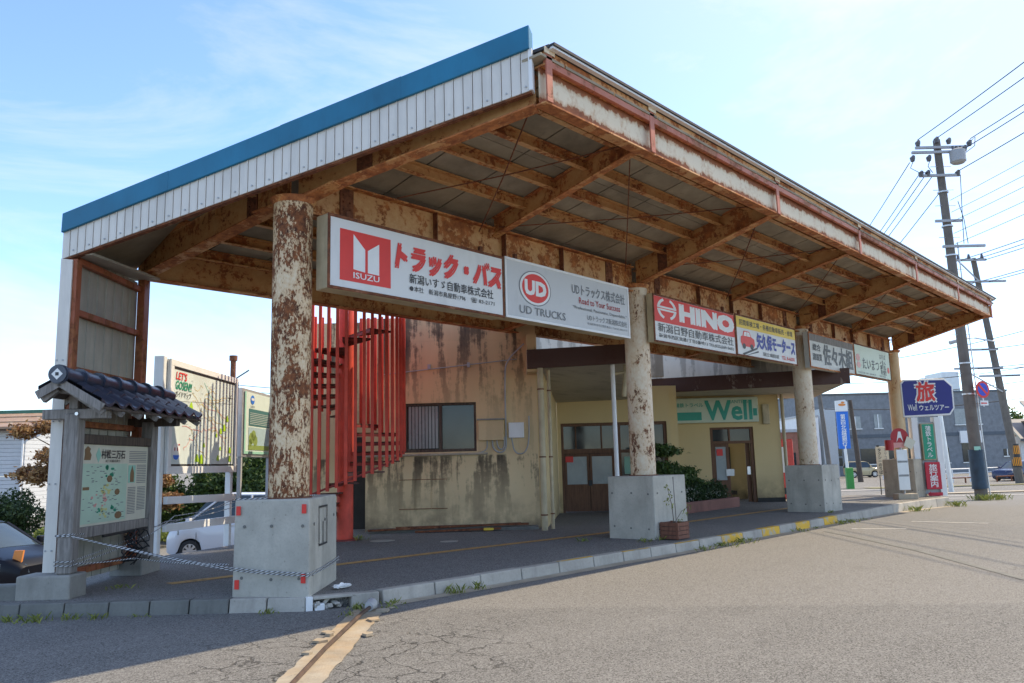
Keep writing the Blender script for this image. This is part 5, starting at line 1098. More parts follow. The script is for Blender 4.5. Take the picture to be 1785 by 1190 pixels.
for a_q, z in ((15.2, 12.78), (15.9, 12.9), (16.35, 12.85), (17.1, 12.75), (14.95, 12.2), (15.55, 12.2), (16.9, 12.55), (15.2, 11.6), (15.45, 11.62), (16.55, 11.6)):
    MB().tube([g(a_q, PB - .17, z - .12), g(a_q, PB - .17, z), g(a_q + .06, PB - .17, z + .1)], [.07, .10, .05], 8).build('insulator', 'insul', up1, smooth=True)
tf = MB().tube([g(16.55, PB - .3, 11.92), g(16.55, PB - .3, 11.98), g(16.55, PB - .3, 12.40), g(16.55, PB - .3, 12.45)], [.20, .27, .27, .18], 18).build('transformer', 'grey_paint', up1, smooth=True)
for k in range(3): MB().tube([g(16.4 + k * .14, PB - .3, 12.43), g(16.4 + k * .14, PB - .3, 12.58)], .04, 8).build('bushing', 'insul', tf)
for pts in ([(14.95, 12.1), (14.8, 11.8), (15.1, 11.62), (15.5, 11.6)], [(17.15, 12.8), (17.3, 12.95), (17.25, 12.6), (16.9, 12.35)], [(15.55, 12.1), (15.45, 11.85), (15.6, 11.6)], [(16.6, 11.5), (16.5, 9.9), (16.45, 8.9)], [(16.4, 10.5), (16.55, 9.8), (16.6, 8.9)]):
    MB().tube([g(a, PB - .25, z) for a, z in pts], .014, 5).build('jumper_cable', 'black', up1, smooth=True)
for z in (11.9, 11.0, 10.4, 9.2, 8.0, 7.2, 6.4, 5.6, 4.2):
    MB().tube([g(aw(z) - .38, PB - .05, z), g(aw(z) + .38, PB - .05, z)], .012, 5).build('step_bolt', 'grey_paint', up1)
for z in (10.9, 9.6, 8.5, 7.5, 4.55, 3.45): MB().tube([g(aw(z), PB, z), g(aw(z), PB, z + .05)], .165 + .003 * (12 - z) + .025, 16).build('band', 'alu', up1, smooth=True)
MB().tube([g(16.47, PB - .1, z0), g(16.40, PB - .1, 3.0), g(16.3, PB - .1, 9)], .022, 6).build('riser_pipe', 'alu', up1, smooth=True)
np_ = thing('no_parking_sign', g(16.45, PB - .3, 2.9), 'round blue and red no parking sign fixed to the utility pole', 'road sign')
dv = (GR * .95 + GF * .31).normalized(); dn = dv.cross(UP)
c_ = g(16.47, PB - .34, 3.60)
MB().disc(c_, dv, UP, .30, 36, dn * .01).build('plate', 'i_red', np_)
NOo = c_ + dn * .01
flats('blue_field', [ell(0, 0, .225, .225, 32)], NOo, dv, UP, 'i_blue2' if 'i_blue2' in M else ink('i_blue2', (.02, .06, .50)), np_, .002)
flats('red_bar', [[(-.19, .13), (-.13, .19), (.19, -.13), (.13, -.19)]], NOo, dv, UP, 'i_red', np_, .005)
MB().box(c_ - dv * .17 - UP * .56, dv * .36, dn * .008, UP * .17).build('sub_plate', 'i_white', np_); flats('arrow', [rect(-.1, -.5, .12, -.46), [(-.1, -.52), (-.1, -.44), (-.16, -.48)]], NOo, dv, UP, 'i_red', np_, .003)
MB().bar(c_ - dn * .02 - UP * .6, c_ - dn * .02 + UP * .2, .03, .03, dv).build('bracket', 'alu', np_)
up2, z2 = pole('utility_pole', 37.1, 60, 16.1, .30, .19, 'farther utility pole with black and yellow striped guard near the house', mat='pole', lean=-1.6)
MB().tube([g(37.0, 60, .25), g(36.92, 60, 1.95)], .33, 18).build('guard_sleeve', 'i_black', up2, smooth=True)
for k in range(8):
    for zz in (.35, 1.2):
        th = -2.9 + k * .36; pts = [g(37.0 - (zz + dz - .25) * .05 + .335 * math.cos(th + dt), 60 + .335 * math.sin(th + dt), zz + dz) for dz, dt in ((0, 0), (0, .2), (.62, .2), (.62, 0))]
        MB().quad(*pts).build('yellow_stripe', 'i_orange2' if 'i_orange2' in M else ink('i_orange2', (.80, .30, .01)), up2)
for a0, a1, z in ((33.6, 36.3, 15.9), (34.6, 37.6, 14.2), (34.0, 36.4, 9.0), (33.0, 36.6, 7.6), (34.8, 37.8, 7.0)):
    MB().bar(g(a0, 59.7, z), g(a1, 59.7, z), .16, .16).build('cross_arm', 'grey_paint', up2)
for a_q, z in ((34.2, 16.2), (35.0, 16.2), (36.0, 16.2)): MB().tube([g(a_q, 59.7, z - .2), g(a_q, 59.7, z + .15)], [.14, .07], 8).build('insulator', 'insul', up2, smooth=True)
MB().bar(g(34.2, 59.7, 15.8), g(35.7, 59.7, 14.1), .08, .08).build('brace', 'grey_paint', up2); MB().bar(g(34.0, 59.7, 7.3), g(36.4, 59.7, 5.8), .08, .08).build('brace', 'grey_paint', up2)
MB().tube([g(36.3, 59.8, 9.6), g(34.6, 59.6, 9.9), g(33.6, 59.6, 9.8)], .06, 6).build('lamp_arm', 'alu', up2, smooth=True); MB().tube([g(33.6, 59.6, 9.75), g(32.8, 59.6, 9.55)], [.12, .16], 8).build('street_lamp', 'grey_paint', up2, smooth=True)
up3, _ = pole('steel_post', 24.0, 45, 4.4, .13, .11, 'thin pale grey post standing behind the blue travel sign', 'post', 'alu', None, -.25)
up4, _ = pole('utility_pole', 30.5, 72, 6.3, .24, .16, 'short dark pole in front of the grey building', mat='wood_dark', lean=-.35)
up5, _ = pole('utility_pole', 25.6, 66, 9.0, .20, .15, 'slim grey pole with equipment left of the blue banner', mat='pole', lean=-.6)
MB().box(g(24.6, 65.7, 8.1), GR * 1.9, GF * .5, UP * .5).build('equipment_rack', 'grey_paint', up5); MB().box(g(25.5, 65.7, 7.6), GR * .6, GF * .5, UP * 1.5).build('equipment_box', 'alu', up5)
up6, _ = pole('utility_pole', -14.0, 40, 7.1, .17, .13, 'rusty brown pole top above the map boards', mat='stiff')
MB().tube([g(-14.0, 40, 6.9), g(-14.0, 40, 7.15)], .2, 10).build('cap', 'stiff', up6); MB().bar(g(-14, 40, 5.9), g(-13.2, 40, 6.4), .06, .06).build('bracket', 'insul', up6)

WN = {}
ORD = ('first', 'second', 'third', 'fourth', 'fifth', 'sixth', 'seventh', 'eighth', 'ninth')
def wire(p, q, sag, r, label, n=14):
    k_ = WN.get(label, 0); WN[label] = k_ + 1; label = ORD[k_] + ' ' + label + ', counted from the left' if 'descending' in label else ORD[k_] + ' ' + label + ', counted from the top'
    P = []
    for i in range(n + 1):
        t = i / n; v = p.lerp(q, t); v = v - UP * sag * 4 * t * (1 - t); P.append(v)
    return tag(MB().tube(P, r, 5, False).build('power_line', 'black', smooth=True), label, 'cable', 'overhead power lines')
GRA = 'heavy line from tall pole to upper right'
for a_q, z in ((15.2, 12.9), (15.95, 12.98), (17.15, 12.9), (16.95, 12.55), (16.6, 11.68)): wire(g(a_q, PB - .2, z), g(a_q + random.uniform(-.1, .1), 2, z + .1), .35, .017, GRA)
for z in (10.55, 10.1, 9.75, 9.3, 8.9): wire(g(16.15, PB - .2, z), g(16.4, 2, z + .2), .3, .009, 'thin line from middle of tall pole to the right')
for a_q, z in ((14.92, 12.1), (15.2, 11.6), (15.45, 11.6), (15.7, 11.55), (15.85, 10.85)): wire(g(a_q, PB, z), g(a_q + 13, PB + 62, z + .3), 1.2, .016, 'line descending from tall pole behind canopy roof')
for z, da in ((15.9, -1.4), (15.9, -.4), (15.9, .5), (14.2, .6), (14.1, -.6), (9.0, -.5), (7.6, -1), (7.5, .3), (7.0, 1)): wire(g(35.7 + da, 60, z), g(36.5 + da, 10, z + .3), 1.0, .028, 'line from farther pole towards right edge')
for z0_, z1_ in ((8.6, 12.5), (7.3, 9.0), (6.4, 7.9), (5.2, 6.6)): wire(g(25.5, 66, z0_), g(46, 58, z1_), .8, .03, 'distant cable crossing before the grey building')
for k in range(4): wire(g(-14, 40, 5.7 - .28 * k), g(-8, 44, 5.7 - .28 * k), .15, .018, 'short cable leaving the rusty pole top')

# ================================================================ FAR BUILDINGS
gy = thing('grey_building', g(46, 100, -1), 'two storey slate grey building across the road', 'building')
M['slate'] = mk_concrete('slate_render', (.22, .235, .25), .25); M['slate_dk'] = plain('slate_band', (.10, .12, .14), .7)
def gbox(par, a0, a1, b0, b1, z0, z1, mat, name, bev=0.0): return MB().box(g(a0, b0, z0), GR * (a1 - a0), GF * (b1 - b0), UP * (z1 - z0)).build(name, mat, par, bevel=bev)
GB_ = 95
# main block slightly angled: right end nearer
gbox(gy, 33.5, 58.3, GB_, GB_ + 14, -1.4, 8.45, 'slate', 'wall'); gbox(gy, 33.4, 58.4, GB_ - .1, GB_ + 14.1, 8.452, 8.65, 'slate_dk', 'parapet'); gbox(gy, 33.5, 58.28, GB_ - .06, GB_ - .002, 3.35, 3.75, 'slate_dk', 'string_course')
gbox(gy, 52.5, 54.6, GB_ + 3, GB_ + 7, 8.66, 11.2, 'alu', 'roof_housing'); gbox(gy, 50.0, 50.6, GB_ + 3, GB_ + 3.6, 8.66, 10.5, 'grey_paint', 'chimney')
for a0, a1, z0_, z1_, mt in ((39.5, 40.8, 4.5, 5.9, 'glass_frost'), (42.4, 43.3, 4.5, 6.1, 'glass_frost'), (44.6, 45.4, 4.5, 6.1, 'glass_frost'), (46.6, 47.6, 4.5, 6.1, 'glass_frost'), (51.9, 55.0, 4.7, 6.5, 'glass_frost'), (40.5, 44.6, .35, 2.1, 'glass'), (45.4, 48.2, .2, 2.1, 'glass'), (49.5, 50.8, .3, 2.0, 'glass'), (52.4, 54.4, .3, 2.4, 'glass'), (57.2, 58.0, .9, 1.7, 'glass')):
    w_ = gbox(gy, a0, a1, GB_ - .05, GB_ - .002, z0_, z1_, mt, 'window')
    gbox(gy, a0 - .1, a1 + .1, GB_ - .16, GB_ - .052, z0_ - .14, z0_ - .02, 'alu', 'sill', .0).parent = w_ if False else gy
    gbox(gy, (a0 + a1) / 2 - .06, (a0 + a1) / 2 + .06, GB_ - .1, GB_ - .052, z0_, z1_, 'alu', 'mullion')
gbox(gy, 52.2, 54.8, GB_ - .3, GB_ - .01, 2.5, 3.9, 'i_white', 'sign_panel')
for k in range(5): gbox(gy, 36.2, 38.3, GB_ - .08, GB_ - .004, .2 + k * 1.15, 1.1 + k * 1.15, 'glass', 'stair_window'); 
pb_ = thing('pale_building', g(34, 90, -1), 'pale grey building edge seen between third column and blue banner', 'building')
gbox(pb_, 34.3, 35.9, 90, 96, -1.3, 6.6, plain('pale_tile', (.40, .44, .47), .5, .06), 'tower'); gbox(pb_, 31.0, 33.2, 88, 96, -1.3, 5.6, 'white', 'wall'); gbox(pb_, 30.9, 33.3, 87.9, 96.1, 5.602, 5.8, 'grey_paint', 'parapet')
for k in range(4): gbox(pb_, 31.3, 32.9, 87.95, 87.998, -.2 + k * 1.45, .7 + k * 1.45, 'glass', 'window')
rb = thing('brick_building', g(27.5, 80, -1), 'small red brick building seen behind the third column', 'building')
gbox(rb, 26.2, 29.3, 80, 86, -1.2, 3.8, mk_concrete('far_brick', (.30, .13, .09), .3), 'wall'); gbox(rb, 26.0, 29.5, 79.8, 86.2, 3.802, 4.1, 'grey_paint', 'roof'); gbox(rb, 26.8, 27.7, 79.95, 79.998, .5, 1.8, 'glass', 'window')
bk = thing('bank_banner_sign', g(24.5, 60, -.9), 'tall blue banner sign with white top on a white post', 'sign')
MB().tube([g(24.55, 60, -1.2), g(24.45, 60, 2.2)], .11, 12).build('post', 'white', bk, smooth=True)
MB().box(g(24.02, 59.9, 1.9), GR * .84, GF * .2, UP * 2.75).build('blue_panel', 'i_sky', bk, bevel=.02); MB().prism([g(24.0, 59.88, 4.66), g(24.86, 59.88, 4.66), g(24.86, 59.88, 5.35), g(24.7, 59.88, 5.52), g(24.0, 59.88, 5.45)], GF * .22).build('white_top', 'i_white', bk)
text('第四北越銀行', g(24.02, 59.9, 1.9), GR, UP, .24, .2, .36, 2.35, 'i_white', bk, bold=.03, vertical=True); flats('logo', [ell(.42, 3.25, .28, .10, 16), ell(.5, 3.42, .14, .07, 12)], g(24.02, 59.88, 1.9), GR, UP, 'i_orange', bk, .003)
hr = thing('tiled_house', g(68, 100, -1), 'house with dark tiled roofs at the right edge', 'house')
gbox(hr, 63, 76, 101, 110, -1.5, 3.2, 'white', 'wall')
for a0, zz in ((62.2, 2.6), (64.5, 5.0)):
    MB().prism([g(a0, 99.5, zz), g(76, 99.5, zz), g(76, 105, zz + 2.6), g(a0 + 1.5, 105, zz + 2.6)], UP * .3).build('roof', 'tile', hr)
gbox(hr, 65.5, 76, 102, 109, 3.2, 5.2, plain('house_ochre', (.42, .28, .16), .8), 'upper_wall'); gbox(hr, 66.2, 67.6, 101.95, 101.998, 3.6, 4.7, 'glass', 'window')
lh = thing('pale_house', g(-32, 45, -1), 'pale clapboard house with brown shingle roof at the left', 'house')
M['shingle'] = rusty('brown_shingle', (.36, .25, .17), .4, 1.5, 1, (.20, .13, .085), (.50, .40, .30))
for k in range(24): gbox(lh, -36, -27.2, 45 - (.02 if k % 2 else 0.0) , 53, -1.2 + k * .22, -1.2 + (k + 1) * .22 - .012, plain('clap_white', (.50, .52, .54), .7, .06) if k == 0 else bpy.data.materials['clap_white'], 'clapboard')
for k in range(3): MB().hexa([g(-37, 44.2 + k * 1.2, 4.02 + k * .36), g(-26.4, 44.2 + k * 1.2, 4.02 + k * .36), g(-26.4, 45.5 + k * 1.2, 4.38 + k * .36), g(-37, 45.5 + k * 1.2, 4.38 + k * .36), g(-37, 44.2 + k * 1.2, 4.14 + k * .36), g(-26.4, 44.2 + k * 1.2, 4.14 + k * .36), g(-26.4, 45.5 + k * 1.2, 4.46 + k * .36), g(-37, 45.5 + k * 1.2, 4.46 + k * .36)]).build('roof_course', 'shingle', lh)
gbox(lh, -37, -26.3, 47.6, 47.9, 5.05, 5.3, plain('ridge_green', (.03, .14, .09), .5), 'ridge'); MB().tube([g(-27.3, 44.9, -1), g(-27.3, 44.9, 4.0)], .06, 8).build('downspout', 'white', lh)
MB().tube([g(-36, 44.35, 4.0), g(-26.5, 44.35, 3.98)], .07, 8).build('gutter', 'wood_dark', lh)
fh = thing('red_roof_house', g(-11, 46, -1), 'far red roofed house glimpsed beside the green board', 'house')
gbox(fh, -15.5, -8, 46, 52, -1.2, 2.6, plain('far_white', (.6, .58, .55), .7), 'wall'); MB().hexa([g(-16, 45.5, 2.5), g(-7.5, 45.5, 2.5), g(-7.5, 49, 4.0), g(-16, 49, 4.0), g(-16, 45.5, 2.65), g(-7.5, 45.5, 2.65), g(-7.5, 49, 4.15), g(-16, 49, 4.15)]).build('roof', plain('roof_red', (.32, .08, .05), .7), fh); gbox(fh, -13.4, -12.4, 45.93, 45.998, .4, 1.5, 'glass', 'window'); gbox(fh, -10.9, -10.1, 45.93, 45.998, .4, 1.5, 'glass', 'window')
# roadside fence
fe = thing('white_railing', g(33, 66, -1), 'white pipe railing along the far side of the road', 'railing')
def hf(a, b): p = g(a, b); return ground_h(p.x, p.y)
for z in (1.05, .72, .38): MB().tube([g(31.5, 64, hf(31, 64) + z), g(46, 70, hf(46, 70) + z)], .045, 6).build('rail', 'white', fe, smooth=True)
for k in range(9): a_q, b_q = 31.5 + 14.5 * k / 8, 64 + 6 * k / 8; MB().tube([g(a_q, b_q, hf(a_q, b_q)), g(a_q, b_q, hf(a_q, b_q) + 1.08)], .05, 6).build('post', 'white', fe, smooth=True)
f2 = thing('red_low_railing', g(33, 62, -1), 'low rusty red rail in front of the white railing', 'railing')
for (a0, b0_, a1, b1_) in ((32.2, 62.6, 36.5, 64), (38.0, 64.4, 42.5, 66)): 
    MB().tube([g(a0, b0_, hf(a0, b0_) + .42), g(a1, b1_, hf(a1, b1_) + .42)], .05, 6).build('rail', 'stiff', f2)
    for t in (0, .33, .66, 1): MB().tube([g(a0 + (a1 - a0) * t, b0_ + (b1_ - b0_) * t, -1.1), g(a0 + (a1 - a0) * t, b0_ + (b1_ - b0_) * t, hf(a0, b0_) + .45)], .06, 6).build('post', 'stiff', f2)
f3 = thing('white_gate', g(28.5, 74, -1), 'small white gate frame beside the parked beige car', 'gate')
for z in (.2, .55, .9, 1.25): MB().bar(g(35.2, 78, -.95 + z), g(36.5, 78, -.95 + z), .06, .08).build('bar', 'white', f3)
for a_q in (35.2, 35.85, 36.5): MB().bar(g(a_q, 78, -.95), g(a_q, 78, .45), .08, .08, GF).build('upright', 'white', f3)
tag(MB().box(g(23.6, 58, -1.05), GR * .5, GF * .3, UP * 1.6).build('green_bin', plain('bin_green', (.03, .25, .04), .5), bevel=.03), 'green upright panel at the left of the beige car', 'panel')
s1 = strip('grass_verge', [gp(25, 58), gp(33, 58), gp(46, 60)], 2.0, plain('dry_verge', (.20, .19, .08), .9, .4, 3), .03); s1['kind'] = 'structure'
s1 = strip('kerb_line', [gp(20, 60), gp(31, 58.5), gp(48, 55)], .4, 'concrete_warm', .06); s1['kind'] = 'structure'
s1 = strip('sidewalk', [gp(18.5, 40.8), gp(30, 42.5), gp(60, 40)], 2.6, 'concrete_warm', .04); s1['kind'] = 'structure'

# ================================================================ VEHICLES
def paint(name, c, r=.25):
    s = S(name); M[name] = s.fin(s.mix(s.noise(2, 3), tuple(x * .93 for x in c), c), r, 0, .5); s.b.inputs['Coat Weight'].default_value = .25; s.b.inputs['Coat Roughness'].default_value = .08; return name
def wheel(par, c, axis, r, w):
    ax = axis.normalized(); u = ax.cross(UP).normalized()
    prof = [(-w / 2, r * .66), (-w / 2, r * .93), (-w * .34, r), (w * .34, r), (w / 2, r * .93), (w / 2, r * .66)]
    b = MB(); n = 28; k = len(b.v)
    for x, rr in prof:
        for j in range(n): a = 2 * math.pi * j / n; b.v.append(c + ax * x + (u * math.cos(a) + UP * math.sin(a)) * rr)
    for i in range(len(prof) - 1):
        for j in range(n): b.f.append((k + i * n + j, k + i * n + (j + 1) % n, k + (i + 1) * n + (j + 1) % n, k + (i + 1) * n + j))
    wl = b.build('wheel', 'rubber', par, smooth=True)
    MB().disc(c - ax * w * .30, u, UP, r * .66, 24, ax * .01).build('rim_back', 'black', wl)
    b = MB(); f = c + ax * w * .42
    for k in range(8):
        a = 2 * math.pi * k / 8; d = u * math.cos(a) + UP * math.sin(a); s_ = d.cross(ax)
        b.hexa([f + s_ * .022 - ax * .02, f - s_ * .022 - ax * .02, f + d * r * .62 - s_ * .035 - ax * .02, f + d * r * .62 + s_ * .035 - ax * .02, f + s_ * .022 + ax * .01, f - s_ * .022 + ax * .01, f + d * r * .62 - s_ * .035 + ax * .01, f + d * r * .62 + s_ * .035 + ax * .01])
    b.tube([f - ax * .02, f + ax * .015], r * .14, 14)
    kk = len(b.v)
    for x, rr in ((-.03, r * .60), (.012, r * .60), (.012, r * .67), (-.03, r * .67)):
        for j in range(24): a = 2 * math.pi * j / 24; b.v.append(f + ax * x + (u * math.cos(a) + UP * math.sin(a)) * rr)
    for i in range(4):
        for j in range(24): b.f.append((kk + i * 24 + j, kk + i * 24 + (j + 1) % 24, kk + ((i + 1) % 4) * 24 + (j + 1) % 24, kk + ((i + 1) % 4) * 24 + j))
    b.build('rim', 'chrome', wl, smooth=True)
def car(name, loc, head, label, mat, prof, cab, W, wheels, wr, cat='car', plate=None):
    """prof: (x, zbottom, zbelt) stations nose to tail; cab: (x, ztop) greenhouse; x grows forward"""
    t = thing(name, loc, label, cat, 'parked cars'); loc = Vector(loc); h = Vector(head).normalized(); s_ = UP.cross(h)
    def P(x, y, z): return loc + h * x + s_ * y + UP * z
    hw = W / 2
    def interp(tab, x, c):
        for a, b in zip(tab[:-1], tab[1:]):
            if a[0] >= x >= b[0]:
                u = (a[0] - x) / max(1e-6, a[0] - b[0]); return a[c] + (b[c] - a[c]) * u
        return tab[0][c] if x > tab[0][0] else tab[-1][c]
    x0, x1 = prof[0][0], prof[-1][0]; n = 40; b = MB(); ring = 13
    for i in range(n + 1):
        x = x0 + (x1 - x0) * i / n; zb = interp(prof, x, 1); zt = interp(prof, x, 2)
        e = min(1.0, min(x0 - x, x - x1) / .45); wf = hw * (.80 + .20 * math.sin(e * math.pi / 2)) if e < 1 else hw
        # wheel arch: pull the sill up over the wheels
        for wx in wheels:
            d = abs(x - wx); R_ = wr + .055
            if d < R_: zb = max(zb, wr + math.sqrt(R_ * R_ - d * d) * .98)
        zb = min(zb, zt - .08)
        sec = [(-wf * .93, zb), (-wf * .985, zb + (zt - zb) * .25), (-wf, zb + (zt - zb) * .55), (-wf * .985, zb + (zt - zb) * .85), (-wf * .93, zt - .015), (-wf * .80, zt + .012), (0, zt + .03)]
        sec = sec + [(-y, z) for y, z in reversed(sec[:-1])]
        for y, z in sec: b.v.append(P(x, y, z))
    for i in range(n):
        for j in range(ring - 1): k = i * ring + j; b.f.append((k, k + 1, k + ring + 1, k + ring))
    b.f.append(tuple(range(ring))); b.f.append(tuple(n * ring + j for j in range(ring)))
    body = b.build('body', mat, t, smooth=True)
    MB().box(P(x0 - .25, -hw * .85, .16), h * (x1 - x0 + .5), s_ * W * .85, UP * .35).build('underbody', 'black', t)
    # greenhouse
    b = MB(); cx0, cx1 = cab[0][0], cab[-1][0]; n2 = 26
    def cz(x): return interp(cab, x, 1)
    for i in range(n2 + 1):
        x = cx0 + (cx1 - cx0) * i / n2; zb = interp(prof, x, 2) - .03; zt = max(zb + .01, cz(x)); k = (zt - zb); wb = hw * .93; wt = hw * .93 - k * .28
        for y, z in ((-wb, zb), (-(wb + wt) / 2 - .012, (zb + zt) / 2), (-wt, zt - .02), (-wt * .8, zt + .015), (0, zt + .03), (wt * .8, zt + .015), (wt, zt - .02), ((wb + wt) / 2 + .012, (zb + zt) / 2), (wb, zb)): b.v.append(P(x, y, z))
    for i in range(n2):
        for j in range(8): k = i * 9 + j; b.f.append((k, k + 1, k + 10, k + 9))
    b.f.append(tuple(range(9))); b.f.append(tuple(n2 * 9 + j for j in range(9)))
    b.build('windows', 'glass_car', t, smooth=True)
    zmax = max(c[1] for c in cab); xs = [c[0] for c in cab if c[1] > zmax - .09]; xa, xb = max(xs), min(xs)
    b = MB(); n3 = 12
    for i in range(n3 + 1):
        x = xa + .03 + (xb - xa - .06) * i / n3; zt = cz(x); zb = interp(prof, x, 2) - .03; wt = hw * .93 - (zt - zb) * .28
        for y, z in ((-wt - .012, zt - .06), (-wt * .97, zt + .005), (-wt * .8, zt + .03), (0, zt + .046), (wt * .8, zt + .03), (wt * .97, zt + .005), (wt + .012, zt - .06)): b.v.append(P(x, y, z))
    for i in range(n3):
        for j in range(6): k = i * 7 + j; b.f.append((k, k + 1, k + 8, k + 7))
    b.build('roof', mat, t, smooth=True)
    for sg in (-1, 1):     # pillars
        xs_ = [(cx0, xa), ((xa * .5 + xb * .5), (xa * .5 + xb * .5)), (cx1, xb)]
        for xl, xu in xs_:
            zb = interp(prof, xl, 2) - .02; zt = cz(xu); wb = hw * .93; wt = hw * .93 - (zt - interp(prof, xu, 2)) * .28
            MB().bar(P(xl, sg * (wb + .004), zb), P(xu, sg * (wt + .012), zt - .02), .07, .05, h).build('pillar', mat, t, bevel=.01)
        mx = cx0 - .18; MB().cbox(P(mx, sg * (hw + .09), interp(prof, mx, 2) + .08), h * .12, s_ * .2, UP * .16).build('mirror', mat, t, bevel=.03, seg=2)
        # headlight
        zf = interp(prof, x0 - .12, 2); MB().hexa([P(x0 - .03, sg * hw * .55, zf - .22), P(x0 - .40, sg * hw * .985, zf - .16), P(x0 - .40, sg * hw * .90, zf - .03), P(x0 - .06, sg * hw * .6, zf - .06), P(x0 + .015, sg * hw * .55, zf - .22), P(x0 - .36, sg * (hw + .012), zf - .16), P(x0 - .36, sg * (hw + .0), zf - .02), P(x0 - .02, sg * hw * .6, zf - .05)]).build('headlight', 'glass_frost', t)
        for wx in wheels: wheel(t, P(wx, sg * (hw - .11), wr), s_ * sg, wr, .18)
        # door seams
        for dx in (cx0 - .35, (cx0 + cx1) / 2 - .1): MB().bar(P(dx, sg * (hw + .001), .35), P(dx, sg * (hw - .012), interp(prof, dx, 2) - .03), .008, .012, h).build('door_seam', 'black', t)
        MB().cbox(P((cx0 + cx1) / 2 + .05, sg * (hw + .005), interp(prof, 0, 2) - .12), h * .16, s_ * .03, UP * .03).build('door_handle', 'chrome', t, bevel=.008)
    zf = interp(prof, x0, 2)
    MB().cbox(P(x0 + .004, 0, .32), h * .04, s_ * W * .55, UP * .16).build('grille', 'black', t, bevel=.01)
    if plate: MB().cbox(P(x0 + .03, 0, .46), h * .015, s_ * .33, UP * .165).build('number_plate', plate, t)
    MB().bar(P(cx0 - .02, -hw * .6, interp(prof, cx0, 2) + .02), P(cx0 - .05, hw * .35, interp(prof, cx0, 2) + .03), .02, .02).build('wiper', 'black', t)
    return t
LOT = -.95
paint('car_white', (.62, .65, .70)); paint('car_navy', (.006, .007, .012), .35); M['car_navy'].node_tree.nodes['Principled BSDF'].inputs['Specular IOR Level'].default_value = .2; M['car_navy'].node_tree.nodes['Principled BSDF'].inputs['Coat Weight'].default_value = .06; paint('car_beige', (.56, .47, .28)); paint('car_blue', (.02, .03, .09)); paint('car_pearl', (.66, .66, .64))
car('parked_van', g(-7.75, 22.85, LOT), -GR + GF * .0, 'white tall kei van parked behind the near plinth', 'car_white', [(1.72, .25, .70), (1.62, .2, .88), (1.15, .2, 1.0), (.6, .2, 1.06), (-1.2, .2, 1.06), (-1.68, .25, 1.0)], [(1.22, .98), (.62, 1.66), (.2, 1.75), (-1.3, 1.72), (-1.6, 1.1)], 1.48, (1.04, -1.1), .285, 'van')
car('parked_car', g(-14.1, 31.8, LOT), GR - GF * .35, 'small white car with yellow plate beyond the map boards', 'car_pearl', [(1.72, .25, .68), (1.6, .2, .82), (1.0, .2, .95), (-1.2, .2, .98), (-1.68, .25, .9)], [(1.1, .95), (.45, 1.42), (-.2, 1.5), (-1.3, 1.45), (-1.65, .98)], 1.48, (1.1, -1.1), .28, plate='i_orange')
car('parked_car', g(-11.75, 17.6, LOT - .02), GR - GF * .30, 'dark blue sedan parked at the left edge of the picture', 'car_navy', [(2.25, .22, .62), (2.1, .18, .76), (1.2, .18, .92), (.8, .18, .96), (-1.6, .18, 1.0), (-2.2, .25, .95)], [(1.15, .93), (.25, 1.42), (-.2, 1.5), (-1.1, 1.46), (-2.0, 1.02)], 1.76, (1.38, -1.4), .32)
car('parked_car', g(36.75, 86.4, hf(36, 86)), GR, 'beige boxy car with white roof parked by the grey building', 'car_beige', [(1.7, .3, .75), (1.62, .25, .95), (.9, .25, 1.05), (-1.2, .25, 1.06), (-1.68, .3, 1.0)], [(.85, 1.0), (.5, 1.58), (.2, 1.66), (-1.5, 1.64), (-1.66, 1.08)], 1.48, (1.1, -1.1), .34)
car('parked_car', g(41.0, 66.5, hf(41, 66)), -GR - GF * .4, 'dark blue car at the right edge beside the striped pole', 'car_blue', [(2.1, .25, .72), (2.0, .2, .85), (1.1, .2, .98), (-1.6, .2, 1.0), (-2.1, .25, .95)], [(1.0, .95), (.2, 1.5), (-.3, 1.58), (-1.5, 1.5), (-2.0, 1.0)], 1.75, (1.35, -1.35), .32)
cone = thing('marker_post', g(-9.92, 16.9, LOT), 'orange and white marker post in front of the dark blue sedan', 'marker')
MB().hexa([g(-10.12, 16.4, .1 - .66), g(-9.9, 16.4, .1 - .66), g(-9.9, 16.45, .1 - .66), g(-10.12, 16.45, .1 - .66), g(-10.05, 16.4, -.29), g(-9.86, 16.4, -.29), g(-9.86, 16.45, -.29), g(-10.05, 16.45, -.29)]).build('white_band', 'i_white', cone); MB().hexa([g(-10.05, 16.4, -.288), g(-9.86, 16.4, -.288), g(-9.86, 16.45, -.288), g(-10.05, 16.45, -.288), g(-10.0, 16.4, -.02), g(-9.82, 16.4, -.02), g(-9.82, 16.45, -.02), g(-10.0, 16.45, -.02)]).build('orange_band', 'i_orange', cone)
MB().tube([g(-9.95, 16.5, LOT), g(-9.95, 16.5, -.1)], .03, 8).build('stem', 'grey_paint', cone)

